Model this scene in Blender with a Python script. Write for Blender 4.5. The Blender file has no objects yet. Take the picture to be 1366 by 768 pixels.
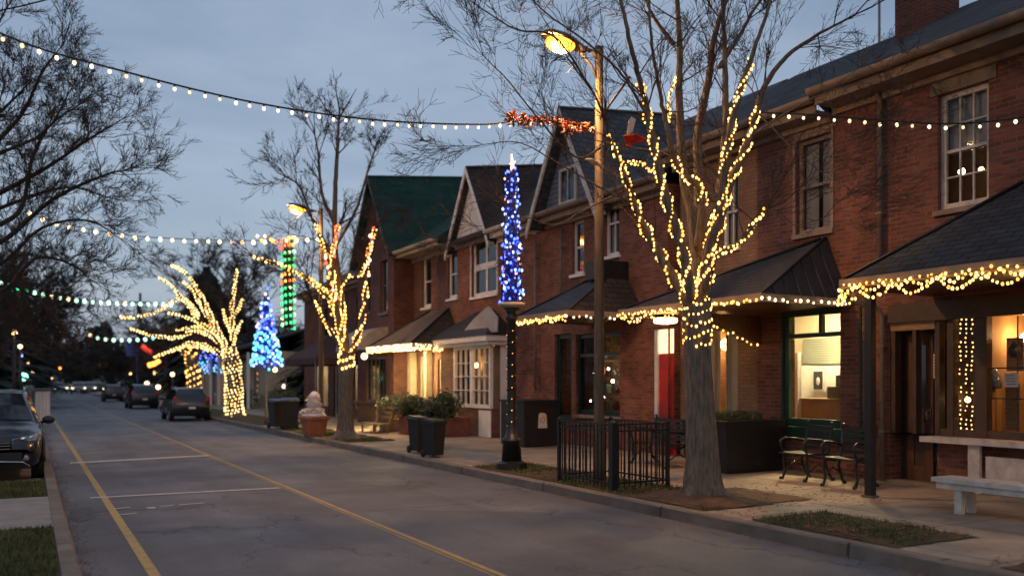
import bpy, math, random
from mathutils import Vector
R = math.radians
PI = math.pi
sc = bpy.context.scene
col = sc.collection

# ------------------------------------------------------------------ camera numbers
F = 1150.0            # focal length in photo pixels (1366 wide)
CX, HY = 683.0, 508.0 # centre column and horizon row
TH = math.atan(645.0 / F)
ST, CT = math.sin(TH), math.cos(TH)
CH = 1.8              # eye height

def onX(px, py, X):
    """the point of the upright plane x = X seen at a photo position: (Y, Z)"""
    u = (px - CX) / F
    d = X / (ST + u * CT)
    return d * (CT - u * ST), CH + d * (HY - py) / F

def onZ(px, py, z=0.15):
    d = (CH - z) * F / (py - HY)
    u = (px - CX) / F
    return d * (ST + u * CT), d * (CT - u * ST)

def at(px, py, d):
    """point at forward distance d"""
    u = (px - CX) / F
    return Vector((d * (ST + u * CT), d * (CT - u * ST), CH + d * (HY - py) / F))

# ------------------------------------------------------------------ materials
def nn(nt, t, **k):
    n = nt.nodes.new(t)
    for a, b in k.items():
        setattr(n, a, b)
    return n

def base_mat(name):
    m = bpy.data.materials.new(name)
    m.use_nodes = True
    nt = m.node_tree
    return m, nt, nt.nodes['Principled BSDF']

def mat(name, c, rough=0.6, var=0.25, scale=6.0, bump=0.0, bscale=60.0, metal=0.0, coords='Object', spec=0.5, stretch=None):
    """plain surface with large and small tonal noise and optional fine bump"""
    m, nt, b = base_mat(name)
    tc = nn(nt, 'ShaderNodeTexCoord')
    vec = tc.outputs[coords]
    if stretch:
        mp = nn(nt, 'ShaderNodeMapping')
        mp.inputs['Scale'].default_value = stretch
        nt.links.new(vec, mp.inputs[0]); vec = mp.outputs[0]
    n1 = nn(nt, 'ShaderNodeTexNoise'); n1.inputs['Scale'].default_value = scale; n1.inputs['Detail'].default_value = 6
    nt.links.new(vec, n1.inputs['Vector'])
    mr = nn(nt, 'ShaderNodeMapRange')
    mr.inputs['From Min'].default_value = 0.3; mr.inputs['From Max'].default_value = 0.7
    mr.inputs['To Min'].default_value = 1 - var; mr.inputs['To Max'].default_value = 1 + var
    nt.links.new(n1.outputs['Fac'], mr.inputs['Value'])
    hs = nn(nt, 'ShaderNodeVectorMath', operation='SCALE')
    hs.inputs[0].default_value = c[:3]
    nt.links.new(mr.outputs[0], hs.inputs['Scale'])
    nt.links.new(hs.outputs[0], b.inputs['Base Color'])
    b.inputs['Roughness'].default_value = rough
    b.inputs['Metallic'].default_value = metal
    b.inputs['Specular IOR Level'].default_value = spec
    if bump > 0:
        n2 = nn(nt, 'ShaderNodeTexNoise'); n2.inputs['Scale'].default_value = bscale; n2.inputs['Detail'].default_value = 4
        nt.links.new(vec, n2.inputs['Vector'])
        bp = nn(nt, 'ShaderNodeBump'); bp.inputs['Strength'].default_value = bump; bp.inputs['Distance'].default_value = 0.02
        nt.links.new(n2.outputs['Fac'], bp.inputs['Height'])
        nt.links.new(bp.outputs[0], b.inputs['Normal'])
    return m

def brick_mat(name, c1, c2, mortar, bw=0.22, bh=0.076, ms=0.008, bump=0.5, rough=0.85, var=0.3, offset=0.5):
    m, nt, b = base_mat(name)
    uv = nn(nt, 'ShaderNodeUVMap')
    wn = nn(nt, 'ShaderNodeTexNoise'); wn.inputs['Scale'].default_value = 5.0
    nt.links.new(uv.outputs[0], wn.inputs['Vector'])
    wa = nn(nt, 'ShaderNodeVectorMath', operation='MULTIPLY_ADD')
    wa.inputs[1].default_value = (0.008, 0.008, 0); 
    nt.links.new(wn.outputs['Color'], wa.inputs[0]); nt.links.new(uv.outputs[0], wa.inputs[2])
    t = nn(nt, 'ShaderNodeTexBrick', offset=offset)
    t.inputs['Scale'].default_value = 1.0
    t.inputs['Brick Width'].default_value = bw; t.inputs['Row Height'].default_value = bh
    t.inputs['Mortar Size'].default_value = ms; t.inputs['Mortar Smooth'].default_value = 0.3
    t.inputs['Color1'].default_value = (*c1, 1); t.inputs['Color2'].default_value = (*c2, 1); t.inputs['Mortar'].default_value = (*mortar, 1)
    nt.links.new(wa.outputs[0], t.inputs['Vector'])
    n1 = nn(nt, 'ShaderNodeTexNoise'); n1.inputs['Scale'].default_value = 1.3; n1.inputs['Detail'].default_value = 8
    n1.inputs['Roughness'].default_value = 0.65
    nt.links.new(uv.outputs[0], n1.inputs['Vector'])
    mr = nn(nt, 'ShaderNodeMapRange')
    mr.inputs['From Min'].default_value = 0.3; mr.inputs['From Max'].default_value = 0.7
    mr.inputs['To Min'].default_value = 1 - var; mr.inputs['To Max'].default_value = 1 + var
    nt.links.new(n1.outputs['Fac'], mr.inputs['Value'])
    hs = nn(nt, 'ShaderNodeVectorMath', operation='SCALE')
    nt.links.new(t.outputs['Color'], hs.inputs[0]); nt.links.new(mr.outputs[0], hs.inputs['Scale'])
    nt.links.new(hs.outputs[0], b.inputs['Base Color'])
    b.inputs['Roughness'].default_value = rough
    b.inputs['Specular IOR Level'].default_value = 0.3
    n2 = nn(nt, 'ShaderNodeTexNoise'); n2.inputs['Scale'].default_value = 90.0
    nt.links.new(uv.outputs[0], n2.inputs['Vector'])
    mx = nn(nt, 'ShaderNodeMath', operation='MULTIPLY_ADD'); mx.inputs[1].default_value = -1.0
    nt.links.new(t.outputs['Fac'], mx.inputs[0])
    m3 = nn(nt, 'ShaderNodeMath', operation='MULTIPLY'); m3.inputs[1].default_value = 0.5
    nt.links.new(n2.outputs['Fac'], m3.inputs[0]); nt.links.new(m3.outputs[0], mx.inputs[2])
    bp = nn(nt, 'ShaderNodeBump'); bp.inputs['Strength'].default_value = bump; bp.inputs['Distance'].default_value = 0.012
    nt.links.new(mx.outputs[0], bp.inputs['Height']); nt.links.new(bp.outputs[0], b.inputs['Normal'])
    return m

def emit(name, c, s, sample=True):
    m, nt, b = base_mat(name)
    b.inputs['Base Color'].default_value = (*[min(1, x) * 0.8 for x in c], 1)
    b.inputs['Emission Color'].default_value = (*c, 1)
    b.inputs['Emission Strength'].default_value = s
    if not sample:
        m.cycles.emission_sampling = 'NONE'
    return m

def glass_mat(name, tint=(1, 1, 1), reflect=0.12, rough=0.02):
    """thin window glass: clear with mirror-like reflection rising at grazing angles"""
    m = bpy.data.materials.new(name); m.use_nodes = True
    nt = m.node_tree; nt.nodes.clear()
    out = nn(nt, 'ShaderNodeOutputMaterial')
    tr = nn(nt, 'ShaderNodeBsdfTransparent'); tr.inputs[0].default_value = (*tint, 1)
    gl = nn(nt, 'ShaderNodeBsdfGlossy'); gl.inputs['Roughness'].default_value = rough
    fr = nn(nt, 'ShaderNodeLayerWeight'); fr.inputs['Blend'].default_value = reflect
    mx = nn(nt, 'ShaderNodeMixShader')
    nt.links.new(fr.outputs['Fresnel'], mx.inputs[0]); nt.links.new(tr.outputs[0], mx.inputs[1]); nt.links.new(gl.outputs[0], mx.inputs[2])
    nt.links.new(mx.outputs[0], out.inputs[0])
    return m

MT = {}
MT['brick'] = brick_mat('red_brick', (0.29, 0.092, 0.056), (0.15, 0.05, 0.036), (0.20, 0.145, 0.115), ms=.011, bump=.9, var=.38)
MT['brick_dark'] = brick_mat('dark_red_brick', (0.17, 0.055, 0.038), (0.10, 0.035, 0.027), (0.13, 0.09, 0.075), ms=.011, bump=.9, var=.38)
MT['brick_orange'] = brick_mat('orange_brick', (0.33, 0.11, 0.063), (0.18, 0.06, 0.04), (0.21, 0.14, 0.10), ms=.011, bump=.9, var=.38)
MT['brick_brown'] = brick_mat('brown_brick', (0.24, 0.095, 0.06), (0.15, 0.06, 0.042), (0.19, 0.14, 0.11), ms=.011, bump=.9, var=.3)
MT['brick_buff'] = brick_mat('buff_brick', (0.30, 0.17, 0.10), (0.24, 0.135, 0.08), (0.17, 0.11, 0.075))
MT['shingle'] = brick_mat('grey_shingle', (0.055, 0.056, 0.062), (0.036, 0.037, 0.042), (0.016, 0.016, 0.018), 0.30, 0.15, 0.012, 0.9, 0.9, 0.35)
MT['slate'] = brick_mat('slate_roof', (0.075, 0.085, 0.10), (0.05, 0.058, 0.068), (0.02, 0.02, 0.023), 0.26, 0.17, 0.012, 0.9, 0.8, 0.35)
MT['shingle_tan'] = brick_mat('tan_shingle', (0.17, 0.135, 0.10), (0.13, 0.10, 0.078), (0.05, 0.04, 0.033), 0.30, 0.15, 0.012, 0.8, 0.9, 0.25)
MT['shingle_green'] = brick_mat('green_shingle', (0.014, 0.058, 0.046), (0.008, 0.036, 0.030), (0.005, 0.026, 0.02), 0.32, 0.17, 0.014, 0.9, 0.85, 0.25)
MT['shingle_brown'] = brick_mat('brown_shingle', (0.06, 0.045, 0.042), (0.04, 0.031, 0.03), (0.016, 0.014, 0.014), 0.30, 0.15, 0.012, 0.8, 0.9, 0.3)
MT['siding'] = brick_mat('grey_board_siding', (0.20, 0.22, 0.25), (0.18, 0.20, 0.23), (0.03, 0.035, 0.04), 6.0, 0.13, 0.01, 0.9, 0.7, 0.2)
MT['siding_white'] = brick_mat('white_gable_boards', (0.74, 0.71, 0.70), (0.70, 0.67, 0.66), (0.45, 0.42, 0.41), 0.16, 4.0, 0.006, 0.5, 0.7, 0.12, 0)
MT['stone'] = mat('pale_stone', (0.27, 0.21, 0.15), 0.85, 0.25, 5, 0.4, 40)
MT['cream'] = mat('cream_paint', (0.48, 0.38, 0.27), 0.6, 0.14, 4, 0.1, 30)
MT['tan_trim'] = mat('weathered_tan_trim', (0.30, 0.215, 0.15), 0.65, 0.22, 3, 0.2, 30)
MT['white'] = mat('white_paint', (0.80, 0.77, 0.74), 0.5, 0.08, 4)
MT['white_worn'] = mat('worn_white_paint', (0.60, 0.54, 0.48), 0.6, 0.25, 6, 0.25, 50)
MT['brown_frame'] = mat('brown_painted_wood', (0.075, 0.045, 0.028), 0.5, 0.25, 5, 0.15, 40)
MT['wood'] = mat('varnished_wood', (0.13, 0.055, 0.025), 0.4, 0.3, 4, 0.1, 30, stretch=(8, 8, 1))
MT['oak'] = mat('pale_wood', (0.33, 0.20, 0.09), 0.5, 0.3, 4, 0.1, 30, stretch=(1, 1, 8))
MT['green_paint'] = mat('dark_green_paint', (0.012, 0.055, 0.032), 0.4, 0.2, 5)
MT['teal_paint'] = mat('dark_teal_paint', (0.010, 0.035, 0.035), 0.4, 0.2, 5)
MT['red_paint'] = mat('red_paint', (0.55, 0.022, 0.018), 0.4, 0.15, 4)
MT['black_iron'] = mat('black_iron', (0.012, 0.012, 0.013), 0.38, 0.3, 12, 0.15, 80, spec=0.6)
MT['black_metal'] = mat('black_sheet_metal', (0.014, 0.015, 0.018), 0.45, 0.3, 5)
MT['roof_metal'] = mat('grey_roof_metal', (0.045, 0.048, 0.056), 0.45, 0.3, 3)
MT['black_plastic'] = mat('black_plastic', (0.014, 0.014, 0.015), 0.45, 0.25, 6)
MT['grey_metal'] = mat('grey_metal', (0.16, 0.14, 0.12), 0.5, 0.25, 6, metal=0.3)
MT['pipe'] = mat('painted_pipe', (0.20, 0.16, 0.13), 0.5, 0.2, 4)
MT['pole'] = mat('weathered_pole', (0.10, 0.07, 0.045), 0.7, 0.35, 3, 0.3, 40, stretch=(6, 6, 1))
MT['bark'] = mat('grey_bark', (0.18, 0.135, 0.10), 0.95, 0.45, 9, 1.0, 26, stretch=(3.5, 3.5, 0.55))
MT['bark_dark'] = mat('dark_bark', (0.05, 0.038, 0.032), 0.95, 0.35, 5, 0.6, 20)
MT['twig'] = mat('twig_bark', (0.075, 0.05, 0.038), 0.9, 0.3, 3)
MT['terracotta'] = mat('terracotta', (0.36, 0.12, 0.055), 0.8, 0.2, 5, 0.2, 40)
MT['rust_planter'] = mat('rusty_red_planter', (0.17, 0.055, 0.038), 0.75, 0.25, 5)
MT['frost'] = mat('frosted_white', (0.72, 0.68, 0.66), 0.8, 0.12, 9, 0.6, 50)
MT['leaf'] = mat('evergreen_leaf', (0.030, 0.055, 0.018), 0.6, 0.5, 3)
MT['leaf_light'] = mat('shrub_leaf', (0.07, 0.085, 0.025), 0.6, 0.5, 3)
MT['conifer'] = mat('dark_conifer', (0.018, 0.026, 0.018), 0.8, 0.5, 1)
MT['grassblade'] = mat('grass_blade', (0.085, 0.095, 0.025), 0.7, 0.5, 2)
MT['litter'] = mat('dry_leaf', (0.16, 0.075, 0.035), 0.8, 0.6, 8)
MT['garland_blue_glow'] = mat('blue_glow_garland', (0.03, 0.05, 0.35), 0.45, 0.4, 6)  # blue glow between the bulbs is put into this garland colour
MT['flower'] = mat('orange_ribbon', (0.62, 0.15, 0.04), 0.6, 0.3, 8)
MT['ribbon_red'] = mat('red_ribbon', (0.5, 0.03, 0.02), 0.5, 0.3, 8)
MT['ribbon_white'] = mat('white_ribbon', (0.7, 0.6, 0.5), 0.5, 0.1, 8)
MT['cord'] = mat('black_cable', (0.01, 0.01, 0.01), 0.6, 0.1, 5)
MT['cord_green'] = mat('green_cable', (0.01, 0.03, 0.015), 0.6, 0.1, 5)
MT['tyre'] = mat('tyre_rubber', (0.012, 0.012, 0.012), 0.8, 0.2, 6)
MT['rim'] = mat('alloy_rim', (0.35, 0.35, 0.36), 0.3, 0.1, 6, metal=0.9)
MT['chrome'] = mat('chrome_trim', (0.65, 0.66, 0.68), 0.15, 0.05, 6, metal=1.0)
MT['paper'] = mat('printed_paper', (0.62, 0.60, 0.55), 0.8, 0.06, 6)
MT['ink'] = mat('dark_ink', (0.03, 0.03, 0.035), 0.8, 0.1, 6)
MT['cardboard'] = mat('brown_paper', (0.36, 0.19, 0.075), 0.8, 0.3, 1.6)
MT['room'] = mat('cream_room_wall', (0.60, 0.52, 0.36), 0.8, 0.08, 2)
MT['room_dark'] = mat('dim_room_wall', (0.22, 0.14, 0.09), 0.9, 0.2, 2)
MT['blind'] = mat('grey_green_blind', (0.22, 0.24, 0.19), 0.8, 0.1, 2)
MT['curtain'] = mat('grey_curtain', (0.34, 0.33, 0.34), 0.9, 0.12, 3)
MT['curtain_warm'] = mat('beige_curtain', (0.55, 0.46, 0.34), 0.9, 0.12, 3)
MT['canvas_dark'] = mat('maroon_canvas', (0.055, 0.022, 0.022), 0.9, 0.2, 3)
MT['canvas_pale'] = mat('pale_canvas', (0.30, 0.27, 0.24), 0.85, 0.2, 3)
MT['glass'] = glass_mat('window_glass', (0.92, 0.95, 0.94), 0.16)
MT['pane_dark'] = mat('dark_window_glass', (0.012, 0.015, 0.02), 0.06, 0.5, 0.7, spec=0.9)
def carpaint(name, c):
    m = mat(name, c, 0.28, 0.05, 3, spec=0.6)
    b = m.node_tree.nodes['Principled BSDF']; b.inputs['Coat Weight'].default_value = 0.4; b.inputs['Coat Roughness'].default_value = 0.06
    return m
MT['car_navy'] = carpaint('navy_car_paint', (0.007, 0.010, 0.018))
MT['car_black'] = carpaint('black_car_paint', (0.012, 0.013, 0.016))
MT['car_grey'] = carpaint('grey_car_paint', (0.09, 0.10, 0.11))
MT['e_warm'] = emit('warm_bulb', (1.0, 0.52, 0.135), 4.2)
MT['e_warm2'] = emit('amber_bulb', (1.0, 0.38, 0.06), 3.2)
MT['e_pale'] = emit('pale_yellow_bulb', (1.0, 0.68, 0.27), 3.6)
MT['e_white'] = emit('cream_bulb', (1.0, 0.74, 0.42), 2.6)
MT['e_white2'] = emit('dim_cream_bulb', (1.0, 0.66, 0.36), 1.5)
MT['e_blue'] = emit('blue_bulb', (0.05, 0.10, 1.0), 5.0)
MT['e_sky'] = emit('icy_bulb', (0.28, 0.42, 1.0), 3.6)
MT['e_cyan'] = emit('cyan_bulb', (0.10, 0.60, 0.85), 3.0)
MT['e_green'] = emit('green_bulb', (0.05, 0.80, 0.25), 2.0)
MT['e_mint'] = emit('mint_bulb', (0.55, 1.0, 0.72), 2.2)
MT['e_red'] = emit('red_bulb', (1.0, 0.10, 0.05), 2.6)
MT['e_pink'] = emit('pink_bulb', (1.0, 0.45, 0.35), 2.6)
MT['e_sodium'] = emit('sodium_lens', (1.0, 0.36, 0.035), 4.5)
MT['e_core'] = emit('sodium_core', (1.0, 0.66, 0.30), 40.0)
MT['e_globe'] = emit('lamp_globe', (1.0, 0.62, 0.25), 7.0)
MT['e_porch'] = emit('porch_diffuser', (1.0, 0.55, 0.18), 14.0)
MT['e_room'] = emit('room_light', (1.0, 0.78, 0.42), 480.0)
MT['e_roomdim'] = emit('dim_room_lamp', (1.0, 0.55, 0.18), 30.0)
MT['e_signal'] = emit('green_signal', (0.25, 1.0, 0.70), 5.0)
MT['e_signalred'] = emit('red_signal', (1.0, 0.07, 0.04), 1.0)
MT['e_head'] = emit('headlight_glow', (1.0, 0.85, 0.65), 7.0)
MT['e_tail'] = emit('tail_light_glow', (1.0, 0.06, 0.03), 1.2)
MT['lens'] = mat('clear_lamp_lens', (0.25, 0.26, 0.28), 0.1, 0.5, 14, spec=0.9)
MT['tail'] = mat('red_tail_lens', (0.35, 0.01, 0.01), 0.2, 0.1, 10)

# ------------------------------------------------------------------ mesh builder
class MB:
    def __init__(s): s.v = []; s.f = []; s.sm = []
    def add(s, vs, fs, smooth=False):
        b = len(s.v); s.v.extend([tuple(p) for p in vs])
        s.f.extend([tuple(b + i for i in f) for f in fs]); s.sm.extend([smooth] * len(fs)); return s
    def box(s, x0, x1, y0, y1, z0, z1):
        return s.add([(x0,y0,z0),(x1,y0,z0),(x1,y1,z0),(x0,y1,z0),(x0,y0,z1),(x1,y0,z1),(x1,y1,z1),(x0,y1,z1)],
                     [(0,3,2,1),(4,5,6,7),(0,1,5,4),(1,2,6,5),(2,3,7,6),(3,0,4,7)])
    def quad(s, a, b, c, d): return s.add([a, b, c, d], [(0, 1, 2, 3)])
    def tri(s, a, b, c): return s.add([a, b, c], [(0, 1, 2)])
    def slab(s, pts, t, n=None):
        """thick polygon: pts in order, extruded by t along -normal"""
        P = [Vector(p) for p in pts]
        nrm = (P[1] - P[0]).cross(P[2] - P[0]).normalized() if n is None else Vector(n)
        Q = [p - nrm * t for p in P]; k = len(P)
        fs = [tuple(range(k)), tuple(reversed(range(k, 2 * k)))]
        for i in range(k):
            j = (i + 1) % k; fs.append((j, i, k + i, k + j))
        return s.add(P + Q, fs)
    def beam(s, a, b, w, h):
        """rectangular bar from a to b, w sideways, h up"""
        a = Vector(a); b = Vector(b); d = (b - a).normalized()
        up = Vector((0, 0, 1)) if abs(d.z) < 0.95 else Vector((0, 1, 0))
        r = d.cross(up).normalized(); u = r.cross(d).normalized()
        vs = []
        for p in (a, b):
            for (i, j) in ((-1,-1),(1,-1),(1,1),(-1,1)): vs.append(p + r * i * w / 2 + u * j * h / 2)
        return s.add(vs, [(0,1,2,3),(7,6,5,4),(0,4,5,1),(1,5,6,2),(2,6,7,3),(3,7,4,0)])
    def tube(s, pts, rad, n=6, smooth=True, cap=True):
        P = [Vector(p) for p in pts]
        if not isinstance(rad, (list, tuple)): rad = [rad] * len(P)
        d0 = (P[1] - P[0]).normalized()
        ref = Vector((0, 0, 1)) if abs(d0.z) < 0.9 else Vector((1, 0, 0))
        r = d0.cross(ref).normalized(); vs = []
        cs = [(math.cos(2 * PI * k / n), math.sin(2 * PI * k / n)) for k in range(n)]
        for i, p in enumerate(P):
            if i == 0: d = d0
            elif i == len(P) - 1: d = (P[i] - P[i - 1]).normalized()
            else: d = (P[i + 1] - P[i - 1]).normalized()
            r = (r - d * r.dot(d)); r = r.normalized() if r.length > 1e-6 else d.orthogonal().normalized()
            u = d.cross(r)
            for (c, q) in cs: vs.append(p + (r * c + u * q) * rad[i])
        fs = []
        for i in range(len(P) - 1):
            for k in range(n):
                k2 = (k + 1) % n
                fs.append((i * n + k, i * n + k2, (i + 1) * n + k2, (i + 1) * n + k))
        if cap:
            fs.append(tuple(reversed(range(n)))); fs.append(tuple((len(P) - 1) * n + k for k in range(n)))
        return s.add(vs, fs, smooth)
    def lathe(s, c, prof, n=16, smooth=True):
        """prof: list of (r, z) bottom to top round the upright through c"""
        vs = []; fs = []
        for (r, z) in prof:
            for k in range(n): vs.append((c[0] + r * math.cos(2 * PI * k / n), c[1] + r * math.sin(2 * PI * k / n), c[2] + z))
        for i in range(len(prof) - 1):
            for k in range(n):
                k2 = (k + 1) % n; fs.append((i*n+k, i*n+k2, (i+1)*n+k2, (i+1)*n+k))
        fs.append(tuple(reversed(range(n)))); fs.append(tuple((len(prof)-1)*n+k for k in range(n)))
        return s.add(vs, fs, smooth)
    def ball(s, c, r, n=8, m=6, sc=(1, 1, 1)):
        prof = []
        vs = []; fs = []
        for i in range(1, m):
            a = PI * i / m
            for k in range(n):
                b = 2 * PI * k / n
                vs.append((c[0] + sc[0]*r*math.sin(a)*math.cos(b), c[1] + sc[1]*r*math.sin(a)*math.sin(b), c[2] - sc[2]*r*math.cos(a)))
        b0 = len(vs); vs.append((c[0], c[1], c[2] - sc[2]*r)); vs.append((c[0], c[1], c[2] + sc[2]*r))
        for i in range(m - 2):
            for k in range(n):
                k2 = (k+1) % n; fs.append((i*n+k, i*n+k2, (i+1)*n+k2, (i+1)*n+k))
        for k in range(n):
            k2 = (k+1) % n; fs.append((b0, k2, k)); fs.append((b0+1, (m-2)*n+k, (m-2)*n+k2))
        return s.add(vs, fs, True)
    def mesh(s, name, m, org=(0, 0, 0)):
        me = bpy.data.meshes.new(name)
        ox, oy, oz = org
        me.from_pydata([(x - ox, y - oy, z - oz) for (x, y, z) in s.v], [], s.f)
        if m is not None: me.materials.append(m)
        me.polygons.foreach_set('use_smooth', s.sm)
        uvl = me.uv_layers.new(name='UVMap')
        if len(s.f) < 60000:
            V = s.v; data = []
            for f in s.f:
                a, b, c = Vector(V[f[0]]), Vector(V[f[1]]), Vector(V[f[2]])
                n = (b - a).cross(c - a)
                if n.length < 1e-12: n = Vector((0, 0, 1))
                n.normalize()
                if abs(n.z) > 0.995: ua, va = Vector((1, 0, 0)), Vector((0, 1, 0))
                else:
                    ua = Vector((0, 0, 1)).cross(n).normalized(); va = n.cross(ua)
                for i in f:
                    p = Vector(V[i]); data += [p.dot(ua), p.dot(va)]
            uvl.data.foreach_set('uv', data)
        me.update()
        return me
    def build(s, name, m, parent=None, org=None):
        """one mesh object; as a child it shares its thing's origin"""
        if parent is not None: org = ORG[parent.name]
        elif org is None:
            xs = [p[0] for p in s.v]; ys = [p[1] for p in s.v]; zs = [p[2] for p in s.v]
            org = ((min(xs)+max(xs))/2, (min(ys)+max(ys))/2, min(zs))
        o = bpy.data.objects.new(name, s.mesh(name, m, org))
        col.objects.link(o)
        if parent is not None: o.parent = parent
        else: o.location = org
        ORG[o.name] = tuple(org)
        return o
ORG = {}

def thing(name, label, cat, loc, group=None):
    o = bpy.data.objects.new(name, None); col.objects.link(o)
    o.location = loc; o.empty_display_size = 0.2
    ORG[o.name] = tuple(loc)
    return tag(o, label, cat, group)
def tag(o, label=None, cat=None, group=None, kind=None):
    if label: o['label'] = label
    if cat: o['category'] = cat
    if group: o['group'] = group
    if kind: o['kind'] = kind
    return o
def dup(root, loc, rz=None, label=None, group=None, scale=None):
    r = root.copy(); col.objects.link(r); r.location = loc
    if rz is not None: r.rotation_euler = (0, 0, rz)
    if label: r['label'] = label
    if group: r['group'] = group
    if scale: r.scale = scale
    for ch in list(root.children):
        c = ch.copy(); col.objects.link(c); c.parent = r
        for g in list(ch.children):
            d = g.copy(); col.objects.link(d); d.parent = c
    ORG[r.name] = tuple(loc)
    return r

# ------------------------------------------------------------------ ground, road, pavement
PZ = 0.15
KX = 7.3     # right kerb face
LX = 0.42    # left kerb face
def rough_sheet(mb, x0, x1, y0, y1, z, nx, ny, seed=0, amp=0.0):
    rg = random.Random(seed); vs = []; fs = []
    for j in range(ny + 1):
        for i in range(nx + 1):
            vs.append((x0 + (x1-x0)*i/nx, y0 + (y1-y0)*j/ny, z + rg.uniform(-amp, amp)))
    for j in range(ny):
        for i in range(nx):
            a = j*(nx+1)+i; fs.append((a, a+1, a+nx+2, a+nx+1))
    mb.add(vs, fs)

def asphalt():
    m, nt, b = base_mat('old_asphalt')
    tc = nn(nt, 'ShaderNodeTexCoord'); P = tc.outputs['Object']
    def noise(s, d=5, st=None, r=0.5):
        n = nn(nt, 'ShaderNodeTexNoise'); n.inputs['Scale'].default_value = s; n.inputs['Detail'].default_value = d; n.inputs['Roughness'].default_value = r
        if st:
            mp = nn(nt, 'ShaderNodeMapping'); mp.inputs['Scale'].default_value = st; nt.links.new(P, mp.inputs[0]); nt.links.new(mp.outputs[0], n.inputs['Vector'])
        else: nt.links.new(P, n.inputs['Vector'])
        return n.outputs['Fac']
    def mrange(src, a, b_, c, d):
        r = nn(nt, 'ShaderNodeMapRange'); r.inputs[1].default_value = a; r.inputs[2].default_value = b_; r.inputs[3].default_value = c; r.inputs[4].default_value = d
        nt.links.new(src, r.inputs[0]); return r.outputs[0]
    def mul(a, b_):
        k = nn(nt, 'ShaderNodeMath', operation='MULTIPLY'); nt.links.new(a, k.inputs[0]); nt.links.new(b_, k.inputs[1]); return k.outputs[0]
    big = mrange(noise(0.45, 9, None, .62), 0.3, 0.7, 0.66, 1.32)
    wheel = mrange(noise(1.1, 6, (1.4, 0.07, 1)), 0.3, 0.7, 0.78, 1.2)
    grit = mrange(noise(48, 6, None, 0.9), 0.36, 0.64, 0.5, 1.55)
    # thin cracks and sealed seams
    vo = nn(nt, 'ShaderNodeTexVoronoi', feature='DISTANCE_TO_EDGE'); vo.inputs['Scale'].default_value = 0.22
    wv = nn(nt, 'ShaderNodeTexNoise'); wv.inputs['Scale'].default_value = 1.6; wv.inputs['Detail'].default_value = 6
    nt.links.new(P, wv.inputs['Vector'])
    ad = nn(nt, 'ShaderNodeVectorMath', operation='MULTIPLY_ADD'); ad.inputs[1].default_value = (1.6, 1.6, 0)
    nt.links.new(wv.outputs['Color'], ad.inputs[0]); nt.links.new(P, ad.inputs[2]); nt.links.new(ad.outputs[0], vo.inputs['Vector'])
    crack = mrange(vo.outputs['Distance'], 0.001, 0.007, 0.52, 1.0)
    f = mul(mul(big, wheel), mul(grit, crack))
    sc_ = nn(nt, 'ShaderNodeVectorMath', operation='SCALE'); sc_.inputs[0].default_value = (0.135, 0.135, 0.146)
    nt.links.new(f, sc_.inputs['Scale']); nt.links.new(sc_.outputs[0], b.inputs['Base Color'])
    rr = mrange(noise(0.8, 5), 0.3, 0.7, 0.55, 0.85); nt.links.new(rr, b.inputs['Roughness'])
    bp = nn(nt, 'ShaderNodeBump'); bp.inputs['Strength'].default_value = 0.6; bp.inputs['Distance'].default_value = 0.01
    nt.links.new(mul(grit, crack), bp.inputs['Height']); nt.links.new(bp.outputs[0], b.inputs['Normal'])
    return m
def concrete(name, c, sx=1.55, sy=1.55, joint=0.012):
    m = brick_mat(name, c, tuple(x * 0.80 for x in c), tuple(x * 0.33 for x in c), sx, sy, joint, 0.6, 0.85, 0.36, 0.0)
    return m
def paint_mat(name, c, thr=0.42):
    """road paint worn away in patches"""
    m, nt, b = base_mat(name)
    tc = nn(nt, 'ShaderNodeTexCoord')
    n = nn(nt, 'ShaderNodeTexNoise'); n.inputs['Scale'].default_value = 9; n.inputs['Detail'].default_value = 8; n.inputs['Roughness'].default_value = 0.75
    nt.links.new(tc.outputs['Object'], n.inputs['Vector'])
    r = nn(nt, 'ShaderNodeMapRange'); r.inputs[1].default_value = thr - 0.07; r.inputs[2].default_value = thr + 0.07
    nt.links.new(n.outputs['Fac'], r.inputs[0])
    mx = nn(nt, 'ShaderNodeMix', data_type='RGBA'); mx.inputs['A'].default_value = (0.135, 0.135, 0.145, 1); mx.inputs['B'].default_value = (*c, 1)
    nt.links.new(r.outputs[0], mx.inputs['Factor']); nt.links.new(mx.outputs['Result'], b.inputs['Base Color'])
    b.inputs['Roughness'].default_value = 0.7
    return m

def grass_ground():
    m, nt, b = base_mat('lawn_soil')
    tc = nn(nt, 'ShaderNodeTexCoord')
    n = nn(nt, 'ShaderNodeTexNoise'); n.inputs['Scale'].default_value = 2.2; n.inputs['Detail'].default_value = 8; n.inputs['Roughness'].default_value = 0.7
    nt.links.new(tc.outputs['Object'], n.inputs['Vector'])
    cr = nn(nt, 'ShaderNodeValToRGB')
    cr.color_ramp.elements[0].position = 0.38; cr.color_ramp.elements[0].color = (0.055, 0.033, 0.018, 1)
    cr.color_ramp.elements[1].position = 0.58; cr.color_ramp.elements[1].color = (0.07, 0.062, 0.024, 1)
    nt.links.new(n.outputs['Fac'], cr.inputs[0]); nt.links.new(cr.outputs[0], b.inputs['Base Color'])
    b.inputs['Roughness'].default_value = 0.95
    n2 = nn(nt, 'ShaderNodeTexNoise'); n2.inputs['Scale'].default_value = 40; nt.links.new(tc.outputs['Object'], n2.inputs['Vector'])
    bp = nn(nt, 'ShaderNodeBump'); bp.inputs['Distance'].default_value = 0.03; nt.links.new(n2.outputs['Fac'], bp.inputs['Height']); nt.links.new(bp.outputs[0], b.inputs['Normal'])
    return m
MT['asphalt'] = asphalt()
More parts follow.
